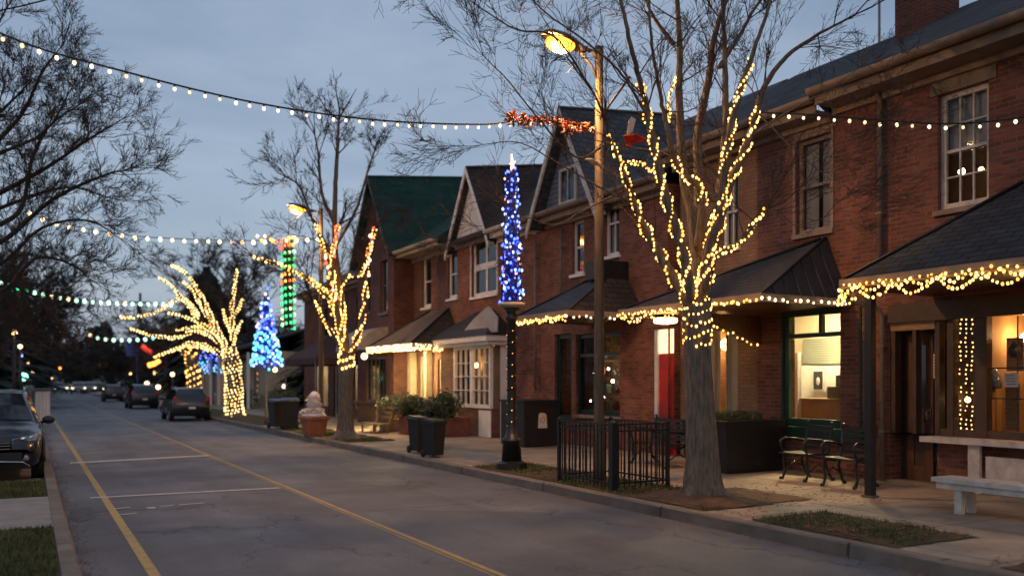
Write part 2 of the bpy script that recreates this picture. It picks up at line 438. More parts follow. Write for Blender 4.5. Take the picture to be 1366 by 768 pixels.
MT['concrete'] = concrete('pavement_concrete', (0.36, 0.285, 0.215))
MT['kerb'] = brick_mat('kerb_concrete', (0.20, 0.165, 0.135), (0.165, 0.135, 0.11), (0.06, 0.05, 0.04), 3.0, 5.0, 0.02, 0.8, 0.9, 0.35, 0)
MT['walkslab'] = mat('grey_walk_concrete', (0.25, 0.225, 0.20), 0.9, 0.2, 3, 0.3, 60)
MT['soil'] = grass_ground()
MT['yellow'] = paint_mat('yellow_road_paint', (0.46, 0.30, 0.085), 0.42)
MT['whitep'] = paint_mat('white_road_paint', (0.55, 0.50, 0.46), 0.40)
MT['patch'] = mat('tar_patch', (0.045, 0.045, 0.048), 0.6, 0.35, 8, 0.5, 80)
MT['dirt'] = mat('bare_soil', (0.10, 0.055, 0.03), 0.95, 0.45, 6, 0.9, 40)
MT['hill'] = mat('dry_hillside', (0.07, 0.055, 0.042), 0.95, 0.4, 0.15)

def st(mb, name, m):
    return tag(mb.build(name, m), kind='structure')
g = MB(); g.quad((-900, -300, -0.05), (900, -300, -0.05), (900, 1500, -0.05), (-900, 1500, -0.05)); st(g, 'ground', MT['soil'])
g = MB(); g.quad((LX, -40, 0), (KX, -40, 0), (KX, 420, 0), (LX, 420, 0)); st(g, 'road', MT['asphalt'])
# right kerb, with a chamfer, and pavement behind
KW = 0.17
# driveway dip in the kerb near the bins (Y 17.5 .. 24)
def kerb_run(x, sgn, y0, y1, z1, mb):
    # sgn +1: kerb lies to +x of x
    a, b_ = x, x + sgn * KW
    prof = [(a, -0.02), (a + sgn*0.012, z1 - 0.02), (a + sgn*0.035, z1), (b_, z1 + 0.002), (b_, -0.02)]
    vs = [(p, y0, z) for p, z in prof] + [(p, y1, z) for p, z in prof]; n = len(prof)
    fs = [(i, i+1, n+i+1, n+i) if sgn > 0 else (i, n+i, n+i+1, i+1) for i in range(n-1)]
    fs += [tuple(range(n)), tuple(range(n, 2*n))]
    mb.add(vs, fs)
k = MB(); y = -30.0
while y < 400:
    ln = 3.0
    kerb_run(KX, 1, y, min(y + ln - 0.008, 400), 0.15, k); y += ln
st(k, 'kerb', MT['kerb'])
PX1 = 12.42
k = MB(); k.quad((KX+KW, -30, PZ-0.004), (PX1+0.3, -30, PZ-0.004), (PX1+0.3, 400, PZ-0.004), (KX+KW, 400, PZ-0.004)); st(k, 'pavement', MT['concrete'])
# left side: kerb, lawns and a walk
k = MB(); y = -10.0
while y < 400:
    kerb_run(LX, -1, y, min(y + 2.99, 400), 0.13, k); y += 3.0
st(k, 'kerb_left', MT['kerb'])
k = MB(); k.quad((-12, -10, 0.12), (LX-KW, -10, 0.12), (LX-KW, 13.2, 0.12), (-12, 13.2, 0.12)); 
ly0, ly1 = onZ(30, 705, 0.12)[1], onZ(30, 664, 0.12)[1]
k = MB()
k.quad((-14, -10, 0.12), (LX-KW, -10, 0.12), (LX-KW, ly0, 0.12), (-14, ly0, 0.12))
k.quad((-14, ly1, 0.12), (LX-KW, ly1, 0.12), (LX-KW, 16.6, 0.12), (-14, 16.6, 0.12))
k.quad((-14, 22.5, 0.12), (LX-KW, 22.5, 0.12), (LX-KW, 400, 0.12), (-14, 400, 0.12))
st(k, 'lawn', MT['soil'])
k = MB(); k.box(-14, LX-KW, ly0, ly1, -0.04, 0.125); k.box(-14, LX-KW, 16.6, 22.5, -0.04, 0.06); st(k, 'path', MT['walkslab'])
# painted markings
k = MB()
yl = 1.02
k.quad((yl-0.05, -5, 0.004), (yl+0.05, -5, 0.004), (yl+0.05, 160, 0.004), (yl-0.05, 160, 0.004))
k.quad((3.80, -5, 0.004), (3.86, -5, 0.004), (3.86, 240, 0.004), (3.80, 240, 0.004))
k.quad((3.74, -5, 0.004), (3.765, -5, 0.004), (3.765, 24, 0.004), (3.74, 24, 0.004))
st(k, 'road_markings', MT['yellow'])
k = MB()
def cross_line(p0, p1, w, z=0.008):
    a = onZ(*p0, z); b_ = onZ(*p1, z); n = 8
    for i in range(n):
        t0, t1 = i / n, (i + 1) / n
        xa, xb = a[0] + (b_[0]-a[0])*t0, a[0] + (b_[0]-a[0])*t1
        ya, yb = a[1] + (b_[1]-a[1])*t0, a[1] + (b_[1]-a[1])*t1
        k.quad((xa, ya-w/2, z), (xb, yb-w/2, z), (xb, yb+w/2, z), (xa, ya+w/2, z))
cross_line((93, 617), (278, 607), 0.32)
cross_line((120, 663.5), (373, 650), 0.13)
cross_line((151, 678), (174, 676), 0.06); cross_line((158, 686), (182, 684), 0.06)
cross_line((196, 677), (207, 676.5), 0.14); cross_line((214, 675), (232, 673), 0.05); cross_line((238, 673), (272, 670), 0.06)
st(k, 'road_markings_white', MT['whitep'])
k = MB(); a, b_, c_, d_ = [onZ(*p, 0.004) for p in ((92, 690), (127, 690), (122, 676), (96, 678))]
k.add([(p[0], p[1], 0.004) for p in (a, onZ(104, 696, .004), b_, onZ(128, 682, .004), c_, d_)], [(0, 1, 2, 3, 4, 5)])
st(k, 'road_patch', MT['patch'])
k = MB(); a, b_ = onZ(480, 680, 0.004), onZ(700, 683, .004)
k.quad((a[0], a[1], .003), (b_[0], b_[1], .003), (b_[0], b_[1]+.04, .003), (a[0], a[1]+.04, .003)); st(k, 'road_seam', MT['kerb'])
# right verge beds set in the pavement (sheets a little above it)
def bed(name, pix, m, z=0.158):
    k = MB(); pts = [(*onZ(px, py, z), z) for px, py in pix]
    k.add(pts, [tuple(range(len(pts)))])
    o = k.build(name, m); tag(o, kind='structure'); return pts
def ybed(name, x0, x1, y0, y1, m, z=0.158):
    """bed with a ragged outer edge"""
    rg = random.Random(int(y0*10)); P = [(x0, y0), (x0, y1)]; per = []
    def edge(a, b, amp):
        L = math.dist(a, b); n = max(3, int(L/.12)); out = []
        for i in range(n):
            t = i/n; out.append((a[0]+(b[0]-a[0])*t, a[1]+(b[1]-a[1])*t, amp))
        return out
    for a, b, amp in (((x0, y0), (x1, y0), .035), ((x1, y0), (x1, y1), .05), ((x1, y1), (x0, y1), .035)): per += edge(a, b, amp)
    per.append((x0, y1, 0)); per[0] = (x0, y0, 0)
    per = [(x + rg.uniform(-q, q), y + rg.uniform(-q, q), z) if q else (x, y, z) for (x, y, q) in per]
    k = MB(); k.add(per, [tuple(range(len(per)))]); tag(k.build(name, m), kind='structure'); return (x0, x1, y0, y1)
XK = KX + KW + 0.01
B1 = ybed('grass_verge', XK, 8.75, 8.35, 14.9, MT['soil'])
B2 = ybed('grass_verge', XK, 8.75, 5.55, 7.55, MT['soil'])
B3 = ybed('grass_verge', XK, 8.9, 22.4, 30.0, MT['soil'])
B4 = ybed('grass_verge', XK, 9.6, 32.5, 60.0, MT['soil'])
B5 = ybed('grass_verge', XK, 8.75, 2.0, 4.55, MT['dirt'])

# grass blades and dead leaves
def blades(name, regions, n, h, seed, label, m=MT['grassblade'], z=0.158, keep=None):
    rg = random.Random(seed); mb = MB(); vs = []; fs = []
    A = [(r[1]-r[0])*(r[3]-r[2]) for r in regions]; tot = sum(A)
    for r, a in zip(regions, A):
        for _ in range(int(n * a / tot)):
            x = rg.uniform(r[0], r[1]); y = rg.uniform(r[2], r[3])
            if keep and not keep(x, y): continue
            an = rg.uniform(0, 2*PI); hh = h * rg.uniform(0.4, 1.3); w = 0.006; lean = rg.uniform(0, 0.7) * hh
            dx, dy = math.cos(an), math.sin(an); b = len(vs)
            vs += [(x - dy*w, y + dx*w, z), (x + dy*w, y - dx*w, z), (x + dx*lean, y + dy*lean, z + hh)]
            fs.append((b, b+1, b+2))
    mb.add(vs, fs)
    o = mb.build(name, m); return tag(o, label, 'grass', kind='stuff')
tuft = lambda x, y: (math.sin(x*2.3+1) + math.sin(y*1.7+x) + math.sin((x-y)*4.1) + .6*math.sin(x*17)*math.sin(y*13) > -0.15) and not ((x-8.28)**2 + (y-9.2)**2 < 0.9)
blades('grass', [B1, B2, B3], 26000, 0.045, 3, 'thin worn grass in the verge beds beside the right kerb', keep=tuft)
blades('grass', [(-2.2, LX-KW-0.02, 5.2, ly0), (-2.2, LX-KW-0.02, ly1, 16.5)], 42000, 0.05, 4, 'short green lawn grass on the left side of the road', z=0.12)
def litter(regs, n, seed):
    rg = random.Random(seed); vs = []; fs = []
    for (cx, cy, rad, z) in regs:
        for _ in range(n):
            a = rg.uniform(0, 2*PI); q = rad * math.sqrt(rg.random()) ; x, y = cx + q*math.cos(a)*0.8, cy + q*math.sin(a)
            if x < XK: continue
            s_ = rg.uniform(0.012, 0.03); t = rg.uniform(0, 2*PI); b = len(vs); zz = z + rg.uniform(0.002, 0.012)
            for k_ in range(4):
                aa = t + k_*PI/2; rr = s_ * (1.4 if k_ % 2 else 0.7)
                vs.append((x + rr*math.cos(aa), y + rr*math.sin(aa), zz + rg.uniform(0, 0.014)))
            fs.append((b, b+1, b+2, b+3))
    mb = MB(); mb.add(vs, fs); return mb
ybed('mulch_bed', XK, 9.55, 8.45, 9.9, MT['dirt'], 0.162)
tag(litter([(8.4, 9.2, 1.2, 0.162), (8.0, 3.6, 1.2, .158), (8.2, 6.6, .9, .158), (8.1, 11.5, 1.6, .158), (7.6, 7.0, 1.3, .158), (8.1, 13.6, 1.4, .158), (9.6, 9.0, 1.4, .152)], 420, 5).build('fallen_leaves', MT['litter']), 'dry brown leaves strewn over the mulch bed round the near tree', 'leaves', kind='stuff')

rg = random.Random(15); vs = []; fs = []
for _ in range(2600):
    left = rg.random() < .45; y = rg.uniform(4.5, 34); x = (LX + abs(rg.gauss(0, .10)) + .01) if left else (KX - abs(rg.gauss(0, .12)) - .01)
    s_ = rg.uniform(.006, .022); t_ = rg.uniform(0, 6.3); b = len(vs)
    for k_ in range(4): vs.append((x + s_*(1.4 if k_ % 2 else .7)*math.cos(t_+k_*PI/2), y + s_*(1.4 if k_ % 2 else .7)*math.sin(t_+k_*PI/2), .006 + rg.uniform(0, .010)))
    fs.append((b, b+1, b+2, b+3))
mb = MB(); mb.add(vs, fs); tag(mb.build('gutter_leaves', MT['litter']), 'small dry leaves and grit gathered along both kerbs', 'leaves', kind='stuff')
# ------------------------------------------------------------------ facades
XF = 12.4
def wall_x(mb, X, y0, y1, z0, z1, holes, th=0.3):
    """wall facing the street (-x) with openings (y0,y1,z0,z1)"""
    ys = sorted({y0, y1, *[h[0] for h in holes], *[h[1] for h in holes]}); zs = sorted({z0, z1, *[h[2] for h in holes], *[h[3] for h in holes]})
    ys = [q for q in ys if y0 <= q <= y1]; zs = [q for q in zs if z0 <= q <= z1]
    for a, b in zip(ys, ys[1:]):
        for c, d in zip(zs, zs[1:]):
            my, mz = (a+b)/2, (c+d)/2
            if any(h[0] < my < h[1] and h[2] < mz < h[3] for h in holes): continue
            mb.quad((X, b, c), (X, a, c), (X, a, d), (X, b, d))
            mb.quad((X+th, a, c), (X+th, b, c), (X+th, b, d), (X+th, a, d))
    for (a, b, c, d) in holes:
        mb.quad((X, a, c), (X+th, a, c), (X+th, a, d), (X, a, d)); mb.quad((X+th, b, c), (X, b, c), (X, b, d), (X+th, b, d))
        mb.quad((X, b, c), (X+th, b, c), (X+th, a, c), (X, a, c)); mb.quad((X, a, d), (X+th, a, d), (X+th, b, d), (X, b, d))
    mb.quad((X, y0, z0), (X+th, y0, z0), (X+th, y0, z1), (X, y0, z1)); mb.quad((X+th, y1, z0), (X, y1, z0), (X, y1, z1), (X+th, y1, z1))
    mb.quad((X, y1, z1), (X+th, y1, z1), (X+th, y0, z1), (X, y0, z1))

def hole(pxl, pxr, pyt, pyb, X=XF, ref='l'):
    """opening from the photo: left and right columns, top and bottom rows read at the left (or right) edge"""
    ya = onX(pxl, 400, X)[0]; yb = onX(pxr, 400, X)[0]
    p = pxl if ref == 'l' else pxr
    return (yb, ya, onX(p, pyb, X)[1], onX(p, pyt, X)[1])

def window(house, h, X=XF, fm='white', cols=2, rows=2, pane='pane_dark', depth=0.09, fw=0.07, sill=True, lintel=None, curtain=None, fd=0.06, bars=0.025, trim=0.0, sill_m=None, midrail=True):
    y0, y1, z0, z1 = h
    x0, x1 = X + depth, X + depth + fd
    f = MB()
    f.box(x0, x1, y0, y0+fw, z0, z1); f.box(x0, x1, y1-fw, y1, z0, z1)
    f.box(x0, x1, y0+fw, y1-fw, z0, z0+fw*1.2); f.box(x0, x1, y0+fw, y1-fw, z1-fw, z1)
    iy0, iy1, iz0, iz1 = y0+fw, y1-fw, z0+fw*1.2, z1-fw
    for i in range(1, cols):
        yy = iy0 + (iy1-iy0)*i/cols; f.box(x0+0.012, x1-0.008, yy-bars/2, yy+bars/2, iz0, iz1)
    for j in range(1, rows):
        zz = iz0 + (iz1-iz0)*j/rows; w = bars*2 if (midrail and rows % 2 == 0 and j == rows//2) else bars
        f.box(x0+0.006, x1-0.004, iy0, iy1, zz-w/2, zz+w/2)
    if trim > 0:
        a = X - 0.025; c = X + depth
        f.box(a, c, y0-trim, y0-0.002, z0-0.02, z1+trim); f.box(a, c, y1+0.002, y1+trim, z0-0.02, z1+trim); f.box(a, c, y0, y1, z1+0.002, z1+trim)
    w = f.build('window', MT[fm], house)
    p = MB(); p.quad((x1-0.02, iy1, iz0), (x1-0.02, iy0, iz0), (x1-0.02, iy0, iz1), (x1-0.02, iy1, iz1)); p.build('pane', MT[pane], w)
    if sill:
        q = MB(); q.box(X-0.06, X+depth, y0-0.06, y1+0.06, z0-0.08, z0-0.002); q.build('sill', MT[sill_m or fm], w)
    if lintel:
        q = MB(); q.box(X-0.02, X+depth, y0-0.12, y1+0.12, z1+0.003+(trim and trim+.003), z1+lintel); q.build('lintel', MT['stone'], w)
    if curtain:
        c = MB(); n = 24; xb = x1 + 0.06
        for (ca, cb) in ((iy0, iy0+(iy1-iy0)*0.42), (iy0+(iy1-iy0)*0.58, iy1)):
            vs = []
            for i in range(n+1):
                yy = ca + (cb-ca)*i/n; xx = xb + 0.02*math.sin(i*1.5)
                vs += [(xx, yy, iz0-0.05), (xx, yy, iz1)]
            c.add(vs, [(2*i, 2*i+2, 2*i+3, 2*i+1) for i in range(n)], True)
        c.build('curtain', MT[curtain], w)
    return w

def room(house, h, deep, m, X=XF, lampmat=None, lamp=None, pad=0.25, far=None):
    y0, y1, z0, z1 = h; y0 -= pad; y1 += deep*1.05 + pad if far is None else far; z0 -= 0.3; z1 += 0.3
    x0, x1 = X + 0.302, X + 0.302 + deep
    r = MB()
    r.quad((x1, y1, z0), (x1, y0, z0), (x1, y0, z1), (x1, y1, z1)); r.quad((x0, y0, z0), (x1, y0, z0), (x1, y0, z1), (x0, y0, z1))
    r.quad((x1, y1, z0), (x0, y1, z0), (x0, y1, z1), (x1, y1, z1)); r.quad((x0, y0, z1), (x1, y0, z1), (x1, y1, z1), (x0, y1, z1)); r.quad((x0, y0, z0), (x0, y1, z0), (x1, y1, z0), (x1, y0, z0))
    o = r.build('room', m, house)
    if lampmat:
        l = MB()
        if lamp is None: l.box((x0+x1)/2-0.12, (x0+x1)/2+0.12, (y0+y1)/2-0.3, (y0+y1)/2+0.3, z1-0.06, z1-0.01)
        else:
            for (lx, ly, lz, lr) in lamp: l.ball((lx, ly, lz), lr, 12, 8)
        l.build('room_lamp', lampmat, o)
    return o

def gutter(house, X, y0, y1, z, m='tan_trim', over=0.5, fascia=0.2, gut=0.1):
    """soffit from wall out to X-over, fascia board and half round gutter"""
    g_ = MB(); xo = X - over
    g_.box(xo, X - 0.002, y0, y1, z-0.04, z)            # soffit
    g_.box(xo-0.03, xo-0.001, y0, y1, z-0.05, z+fascia) # fascia
    n = 8; cx = xo-0.032-gut
    vs = []; 
    for yy in (y0-0.03, y1+0.03):
        for i in range(n+1):
            a = PI*i/n; vs.append((cx + gut*0.0 + gut*(1-0) * 0.0 + gut*math.cos(PI+a)*1.0 + gut*1.0 - gut*1.0, yy, z+fascia-0.02 - gut*0.9*math.sin(a)))
        vs.append((cx+gut, yy, z+fascia)); vs.append((cx-gut, yy, z+fascia))
    k_ = n+3
    g_.add(vs, [tuple(range(k_)), tuple(reversed(range(k_, 2*k_)))] + [(i, (i+1) % k_, k_+(i+1) % k_, k_+i) for i in range(k_)])
    # corbel moulding where the soffit meets the wall
    g_.box(X-0.10, X-0.004, y0, y1, z-0.16, z-0.041)
    return g_.build('gutter', MT[m], house)

def pipe(house, px, pyt, pyb, X=XF, r=0.045, m='pipe', bend=True):
    yt, zt = onX(px, pyt, X-0.09); zb = onX(px, pyb, X-0.09)[1]
    p = MB(); pts = []
    if bend: pts += [(X-0.5, yt+0.25, zt+0.30), (X-0.45, yt+0.22, zt+0.16), (X-0.16, yt+0.03, zt+0.04)]
    pts += [(X-0.09, yt, zt-0.1), (X-0.09, yt, zb)]
    p.tube(pts, r, 8)
    z = zt - 0.6
    while z > zb + 0.3:
        p.box(X-0.14, X-0.001, yt-0.06, yt+0.06, z, z+0.04); z -= 1.4
    return p.build('downpipe', MT[m], house)

# ---- near house A
yA0, yA1 = 3.0, onX(1121, 100, XF)[0]
zE = 6.62
hA = thing('brick_house', 'nearest red brick house with tall white sash window above a dark shopfront', 'house', (XF, (yA0+yA1)/2, PZ))
wA = hole(1251, 1319, 128, 282)
# door and shop opening on the ground floor: one opening filled with joinery
dL, dR = onX(1187, 500, XF)[0], onX(1250, 500, XF)[0]
zshop = 3.05
w = MB(); wall_x(w, XF, yA0, yA1, 0.0, zE, [wA, (3.4, dL, 0.95, zshop), (dR, dL, 0.149, 0.95)]); 
w.box(XF+0.3, XF+8, yA0, yA0+0.3, 0, zE); w.box(XF+7.7, XF+8, yA0+0.3, yA1, 0, zE)
w.build('wall', MT['brick'], hA)
window(hA, wA, cols=3, rows=4, fm='white_worn', pane='glass', lintel=0.42, fw=0.085, sill_m='stone')
room(hA, wA, 2.5, MT['room_dark'], lampmat=MT['e_roomdim'], lamp=[(XF+1.2, *onX(1283, 229, XF+1.2), 0.055), (XF+2.0, *onX(1309, 226, XF+2.0), 0.04), (XF+1.9, *onX(1322, 228, XF+1.9), 0.04)])
RX, RZ = 16.0, 9.15
q = MB(); y0, y1, z0, z1 = wA; q.box(XF+.2, XF+.21, y0+.06, y1-.06, (z0+z1)/2-.02, z1-.05); q.build('window_shade', MT['curtain'], hA)
def gable_roof(house, X, y0, y1, z, rx, rz, m, over=0.5, backx=None, back_z=None, t=0.12, endmat=None):
    r = MB(); xo = X - over - 0.1
    zo = z + 0.21
    r.slab([(xo, y1, zo), (xo, y0, zo), (rx, y0, rz), (rx, y1, rz)], t)
    bx = backx or (2*rx - xo)
    r.slab([(rx+0.003, y1, rz), (rx+0.003, y0, rz), (bx, y0, zo), (bx, y1, zo)], t)
    return r.build('roof', MT[m], house)
rfA = gable_roof(hA, XF, yA0-0.2, yA1+0.1, zE, RX, RZ, 'shingle')
gutter(hA, XF, yA0, yA1+0.1, zE)
c = MB(); cy = onX(1232, 10, 15.4)[0]
c.box(15.1, 15.9, cy-0.42, cy+0.42, 8.2, 10.3); c.box(15.05, 15.95, cy-0.47, cy+0.47, 10.3, 10.45); c.build('chimney', MT['brick_dark'], rfA)
pipe(hA, 1174, 125, 345)
# shopfront joinery
jf = MB(); jy = lambda px: onX(px, 500, XF)[0]
for (a, b_) in ((1187, 1193), (1216, 1221), (1246, 1252), (1262, 1270), (1299, 1315), (1500, 1530)):
    jf.box(XF+0.02, XF+0.16, jy(b_), jy(a), 0.951, zshop-0.001)
jf.box(XF+0.03, XF+0.15, 3.41, jy(1252), 0.951, 1.06)
jf.box(XF-0.05, XF+0.015, 3.4, dL, zshop-0.30, zshop)
sf = jf.build('shopfront_frame', MT['brown_frame'], hA)
sl = MB(); sl.box(XF-0.32, XF+0.02, 3.2, jy(1250)+0.08, 0.86, 0.945); sl.build('shop_sill', MT['white_worn'], hA)
bb = MB(); ya = jy(1313); bb.box(XF-0.26, XF-0.20, ya-0.09, ya+0.09, PZ, 0.858); bb.box(XF-0.19, XF-0.1, 3.2, jy(1325), PZ+.02, 0.7); bb.build('sill_bracket', MT['white_worn'], hA)
# recessed door
dX = XF + 0.24
d = MB(); y0, y1 = jy(1232), jy(1197)
d.box(dX, dX+0.06, y0, y0+0.13, 0.17, 2.55); d.box(dX, dX+0.06, y1-0.13, y1, 0.17, 2.55)
for (a, b_) in ((0.17, 0.42), (1.15, 1.35), (2.38, 2.55)): d.box(dX+0.001, dX+0.059, y0+0.13, y1-0.13, a, b_)
door = d.build('door', MT['wood'], hA)
p = MB(); p.box(dX+0.02, dX+0.04, y0+0.13, y1-0.13, 1.35, 2.38); p.build('pane', MT['pane_dark'], door)
p = MB(); p.box(dX+0.022, dX+0.042, y0+0.13, y1-0.13, 0.42, 1.15); p.build('door_panel', MT['brown_frame'], door)
p = MB(); p.box(dX-0.02, dX, y0+0.03, y0+0.09, 1.12, 1.36); p.tube([(dX-0.02, y0+0.06, 1.32), (dX-0.08, y0+0.06, 1.3), (dX-0.08, y0+0.06, 1.18), (dX-0.02, y0+0.06, 1.16)], 0.012, 6); p.build('handle', MT['grey_metal'], door)
p = MB(); p.box(dX+0.07, dX+0.1, dR, dL, 0.16, zshop); p.build('recess_back', MT['brown_frame'], hA)
p = MB(); p.box(XF-0.03, XF+0.3, dR-0.06, dL+0.05, PZ-.003, PZ+0.03); p.build('door_step', MT['stone'], hA)
p = MB(); p.box(XF+0.01, XF+0.22, jy(1246), dL, 2.62, 2.80); p.build('door_head', MT['oak'], hA)
# sidelight next to the door with a notice
p = MB(); p.box(dX-0.01, dX+0.02, jy(1246), jy(1234), 0.5, 2.5); p.build('sidelight', MT['pane_dark'], hA)
# lit narrow window, then a paper backed display window
def pane_at(pxl, pxr, z0, z1, X, m='glass', name='pane', par=None):
    p = MB(); a, b_ = jy(pxr), jy(pxl); p.quad((X, b_, z0), (X, a, z0), (X, a, z1), (X, b_, z1)); return p.build(name, MT[m], par or sf)
pane_at(1270, 1299, 1.06, zshop-0.3, XF+0.10); pane_at(1315, 1500, 1.06, zshop-0.3, XF+0.10)
rm = room(hA, (jy(1300), jy(1268), 1.1, 2.75), 0.5, MT['room_dark'], pad=0.02, far=.2, lampmat=MT['e_globe'], lamp=[(XF+0.52, *onX(1291, 533, XF+0.52), 0.045)])
rm2 = room(hA, (3.45, jy(1302)-0.03, 1.1, 2.75), 0.9, MT['cardboard'], pad=0.0, far=0, lampmat=emit('shop_lamp', (1.0, .62, .26), 110), lamp=[(XF+0.85, *onX(1368, 450, XF+0.85), 0.07), (XF+.6, 5.3, 2.7, 0.10)])
p = MB()
for (pl, pr, zt, zb, X_) in ((1316, 1338, 2.45, 1.95, .5), (1341, 1370, 2.3, 1.06, .62), (1317, 1336, 1.75, 1.06, .45), (1345, 1372, 2.72, 2.4, .55)):
    p.box(XF+X_, XF+X_+0.03, jy(pr), jy(pl), zb, zt)
tag(p.build('cardboard_sheet', MT['oak']), 'pale brown board sheets leaning inside the right hand shop window', 'board')
p = MB(); p.box(XF+0.105, XF+0.125, jy(1500), jy(1315), 1.98, 2.0); p.box(XF+0.105, XF+0.125, jy(1500), jy(1315), 1.53, 1.55); p.box(XF+0.105, XF+0.125, jy(1351)-.012, jy(1351), 1.061, zshop-.31); p.build('glazing_bar', MT['brown_frame'], sf)
def notice(pxl, pxr, pyt, pyb, X, label, lines=6, seed=1):
    a, zt = onX(pxl, pyt, X); zb = onX(pxl, pyb, X)[1]; b_ = onX(pxr, pyt, X)[0]
    t = thing('notice', label, 'notice', (X, (a+b_)/2, zb))
    p = MB(); p.box(X, X+0.004, b_, a, zb, zt); p.build('sheet', MT['paper'], t)
    rg = random.Random(seed); q = MB(); H = zt-zb; W = a-b_
    for i in range(lines):
        z = zt - H*(i+1)/(lines+1); wd = W*rg.uniform(0.45, 0.8)
        q.box(X-0.003, X-0.0005, a-W*0.1-wd, a-W*0.1, z-H*0.022, z+H*0.022)
    q.build('print', MT['ink'], t)
notice(1245, 1259, 472, 504, XF+0.21, 'white printed notice taped beside the wooden door', 7, 3)
notice(1340, 1358, 497, 516, XF+0.08, 'white printed sign card low in the right hand shop window', 4, 5)
# house number plate style vent in shop window
p = MB(); yv, zv = onX(1351, 466, XF+0.35); p.lathe((XF+0.38, yv, zv-0.12), [(0.05, 0), (0.09, 0.05), (0.09, 0.14), (0.05, 0.2), (0.02, 0.24)], 12); tag(p.build('lantern', MT['black_iron']), 'small black lantern on the ledge inside the right hand shop window', 'lantern')
p = MB(); yv, zv = onX(1326, 505, XF+0.35); p.lathe((XF+0.36, yv, zv-0.15), [(0.10, 0), (0.11, 0.16), (0.06, 0.24), (0.04, 0.30)], 12); tag(p.build('glass_jar', MT['lens']), 'bluish glass jar standing at the left of the shop window ledge', 'jar')

# ---- house B (red + buff brick)
yB0, yB1 = yA1, onX(905, 300, XF)[0]
yBm = onX(1010, 300, XF)[0]
hB = thing('brick_house', 'red and buff brick house with brown sash window above the green shop window', 'house', (XF, (yB0+yB1)/2, PZ))
wB1 = hole(1062, 1109, 190, 314); wG = hole(1045, 1147, 415, 567)
w = MB(); wall_x(w, XF, yB0+0.002, yBm, 0, zE-0.1, [wB1, wG]); w.build('wall', MT['brick'], hB)
w = MB(); w.box(XF+7.7, XF+8, yB0+.002, yB1, 0, zE-.1); w.build('back_wall', MT['brick'], hB)
XB = XF + 0.06
wB2 = hole(962, 985, 236, 333, XB); wB3 = hole(928, 984, 440, 552, XB)
w = MB(); wall_x(w, XB, yBm+0.002, yB1, 0, zE-0.1, [wB2, wB3]); w.box(XB+.3, XB+7, yB1-.3, yB1, 0, zE-.1); w.build('buff_wall', MT['brick_buff'], hB)
window(hB, wB1, cols=1, rows=2, fm='tan_trim', lintel=0.28, curtain='curtain', pane='glass', fw=0.07, trim=0.06, sill_m='tan_trim')
room(hB, wB1, 1.5, MT['room_dark'])
window(hB, wB2, X=XB, cols=2, rows=2, fm='white', pane='glass', curtain='curtain'); room(hB, wB2, 1.2, MT['room_dark'], X=XB)
ws = window(hB, wG, cols=1, rows=1, fm='green_paint', pane='glass', fw=0.12, depth=0.02, fd=0.1, trim=0.04, sill=False)
y0, y1, z0, z1 = wG; zt = onX(1045, 449, XF)[1]
p = MB(); p.box(XF+.01, XF+.11, y0+.12, y1-.12, zt-.04, zt+.04); p.box(XF+.012, XF+.1, (y0+y1)/2-.035, (y0+y1)/2+.035, zt+.041, z1-.121)
p.build('glazing_bar', MT['green_paint'], ws)
p = MB(); p.box(XF-0.12, XF+0.019, y0-0.12, y1+0.12, z0-0.2, z0-0.003); p.build('sill', MT['green_paint'], ws)
# lit room behind the green window
rg_ = room(hB, wG, 2.4, MT['room'], lampmat=MT['e_room'], pad=0.5)
RXb = XF + 0.302 + 2.4
def inr(pxl, pxr, pyt, pyb, X):
    a, zt_ = onX(pxl, pyt, X); zb = onX(pxl, pyb, X)[1]; b_ = onX(pxr, pyt, X)[0]; return b_, a, zb, zt_
p = MB(); b_, a, zb, zt_ = inr(1072, 1130, 452, 486, RXb-0.08)
for i in range(11):
    z = zb + (zt_-zb)*i/11; p.box(RXb-0.10, RXb-0.06, b_, a, z, z+(zt_-zb)/11-0.006)
tag(p.build('window_blind', MT['blind']), 'grey green slatted blind on the back wall behind the green window', 'blind')
b_, a, zb, zt_ = inr(1083, 1100, 492, 522, RXb-1.0)
t = thing('framed_picture', 'white framed picture of a vase on dark ground, seen through the green window', 'picture', (RXb-1.0, (a+b_)/2, zb))
p = MB(); p.box(RXb-1.0, RXb-.97, b_, a, zb, zt_); p.build('frame', MT['white'], t)
p = MB(); p.box(RXb-1.006, RXb-1.001, b_+.05, a-.05, zb+.05, zt_-.05); p.build('picture', MT['ink'], t)
p = MB(); p.ball((RXb-1.008, (a+b_)/2, (zb+zt_)/2-.02), .06, 8, 6, (.05, .8, 1.4)); p.build('vase', MT['paper'], t)
b_, a, zb, zt_ = inr(1066, 1145, 488, 536, RXb-.9); 
p = MB(); p.box(RXb-.9, RXb-.86, b_, a, zb, zt_); tag(p.build('partition_screen', MT['paper']), 'white partition board behind the counter in the green window shop', 'partition')
b_, a, zb, zt_ = inr(1070, 1150, 532, 580, RXb-1.3)
p = MB(); p.box(RXb-1.7, RXb-1.3, b_, a, zb-.3, zt_); p.box(RXb-1.75, RXb-1.28, b_-.02, a+.02, zt_, zt_+.03); tag(p.build('counter', MT['room_dark']), 'dark shop counter below the framed picture behind the green window', 'counter')
p = MB(); yv, zv = onX(1120, 535, RXb-1.5); p.box(RXb-1.55, RXb-1.2, yv-.25, yv+.25, zv, zv+.28); p.box(RXb-1.35, RXb-1.2, yv-.22, yv+.22, zv+.28, zv+.5); tag(p.build('till', MT['black_plastic']), 'dark till machine on the shop counter behind the green window', 'till')
b_, a, zb, zt_ = inr(1055, 1064, 470, 545, XF+.9)
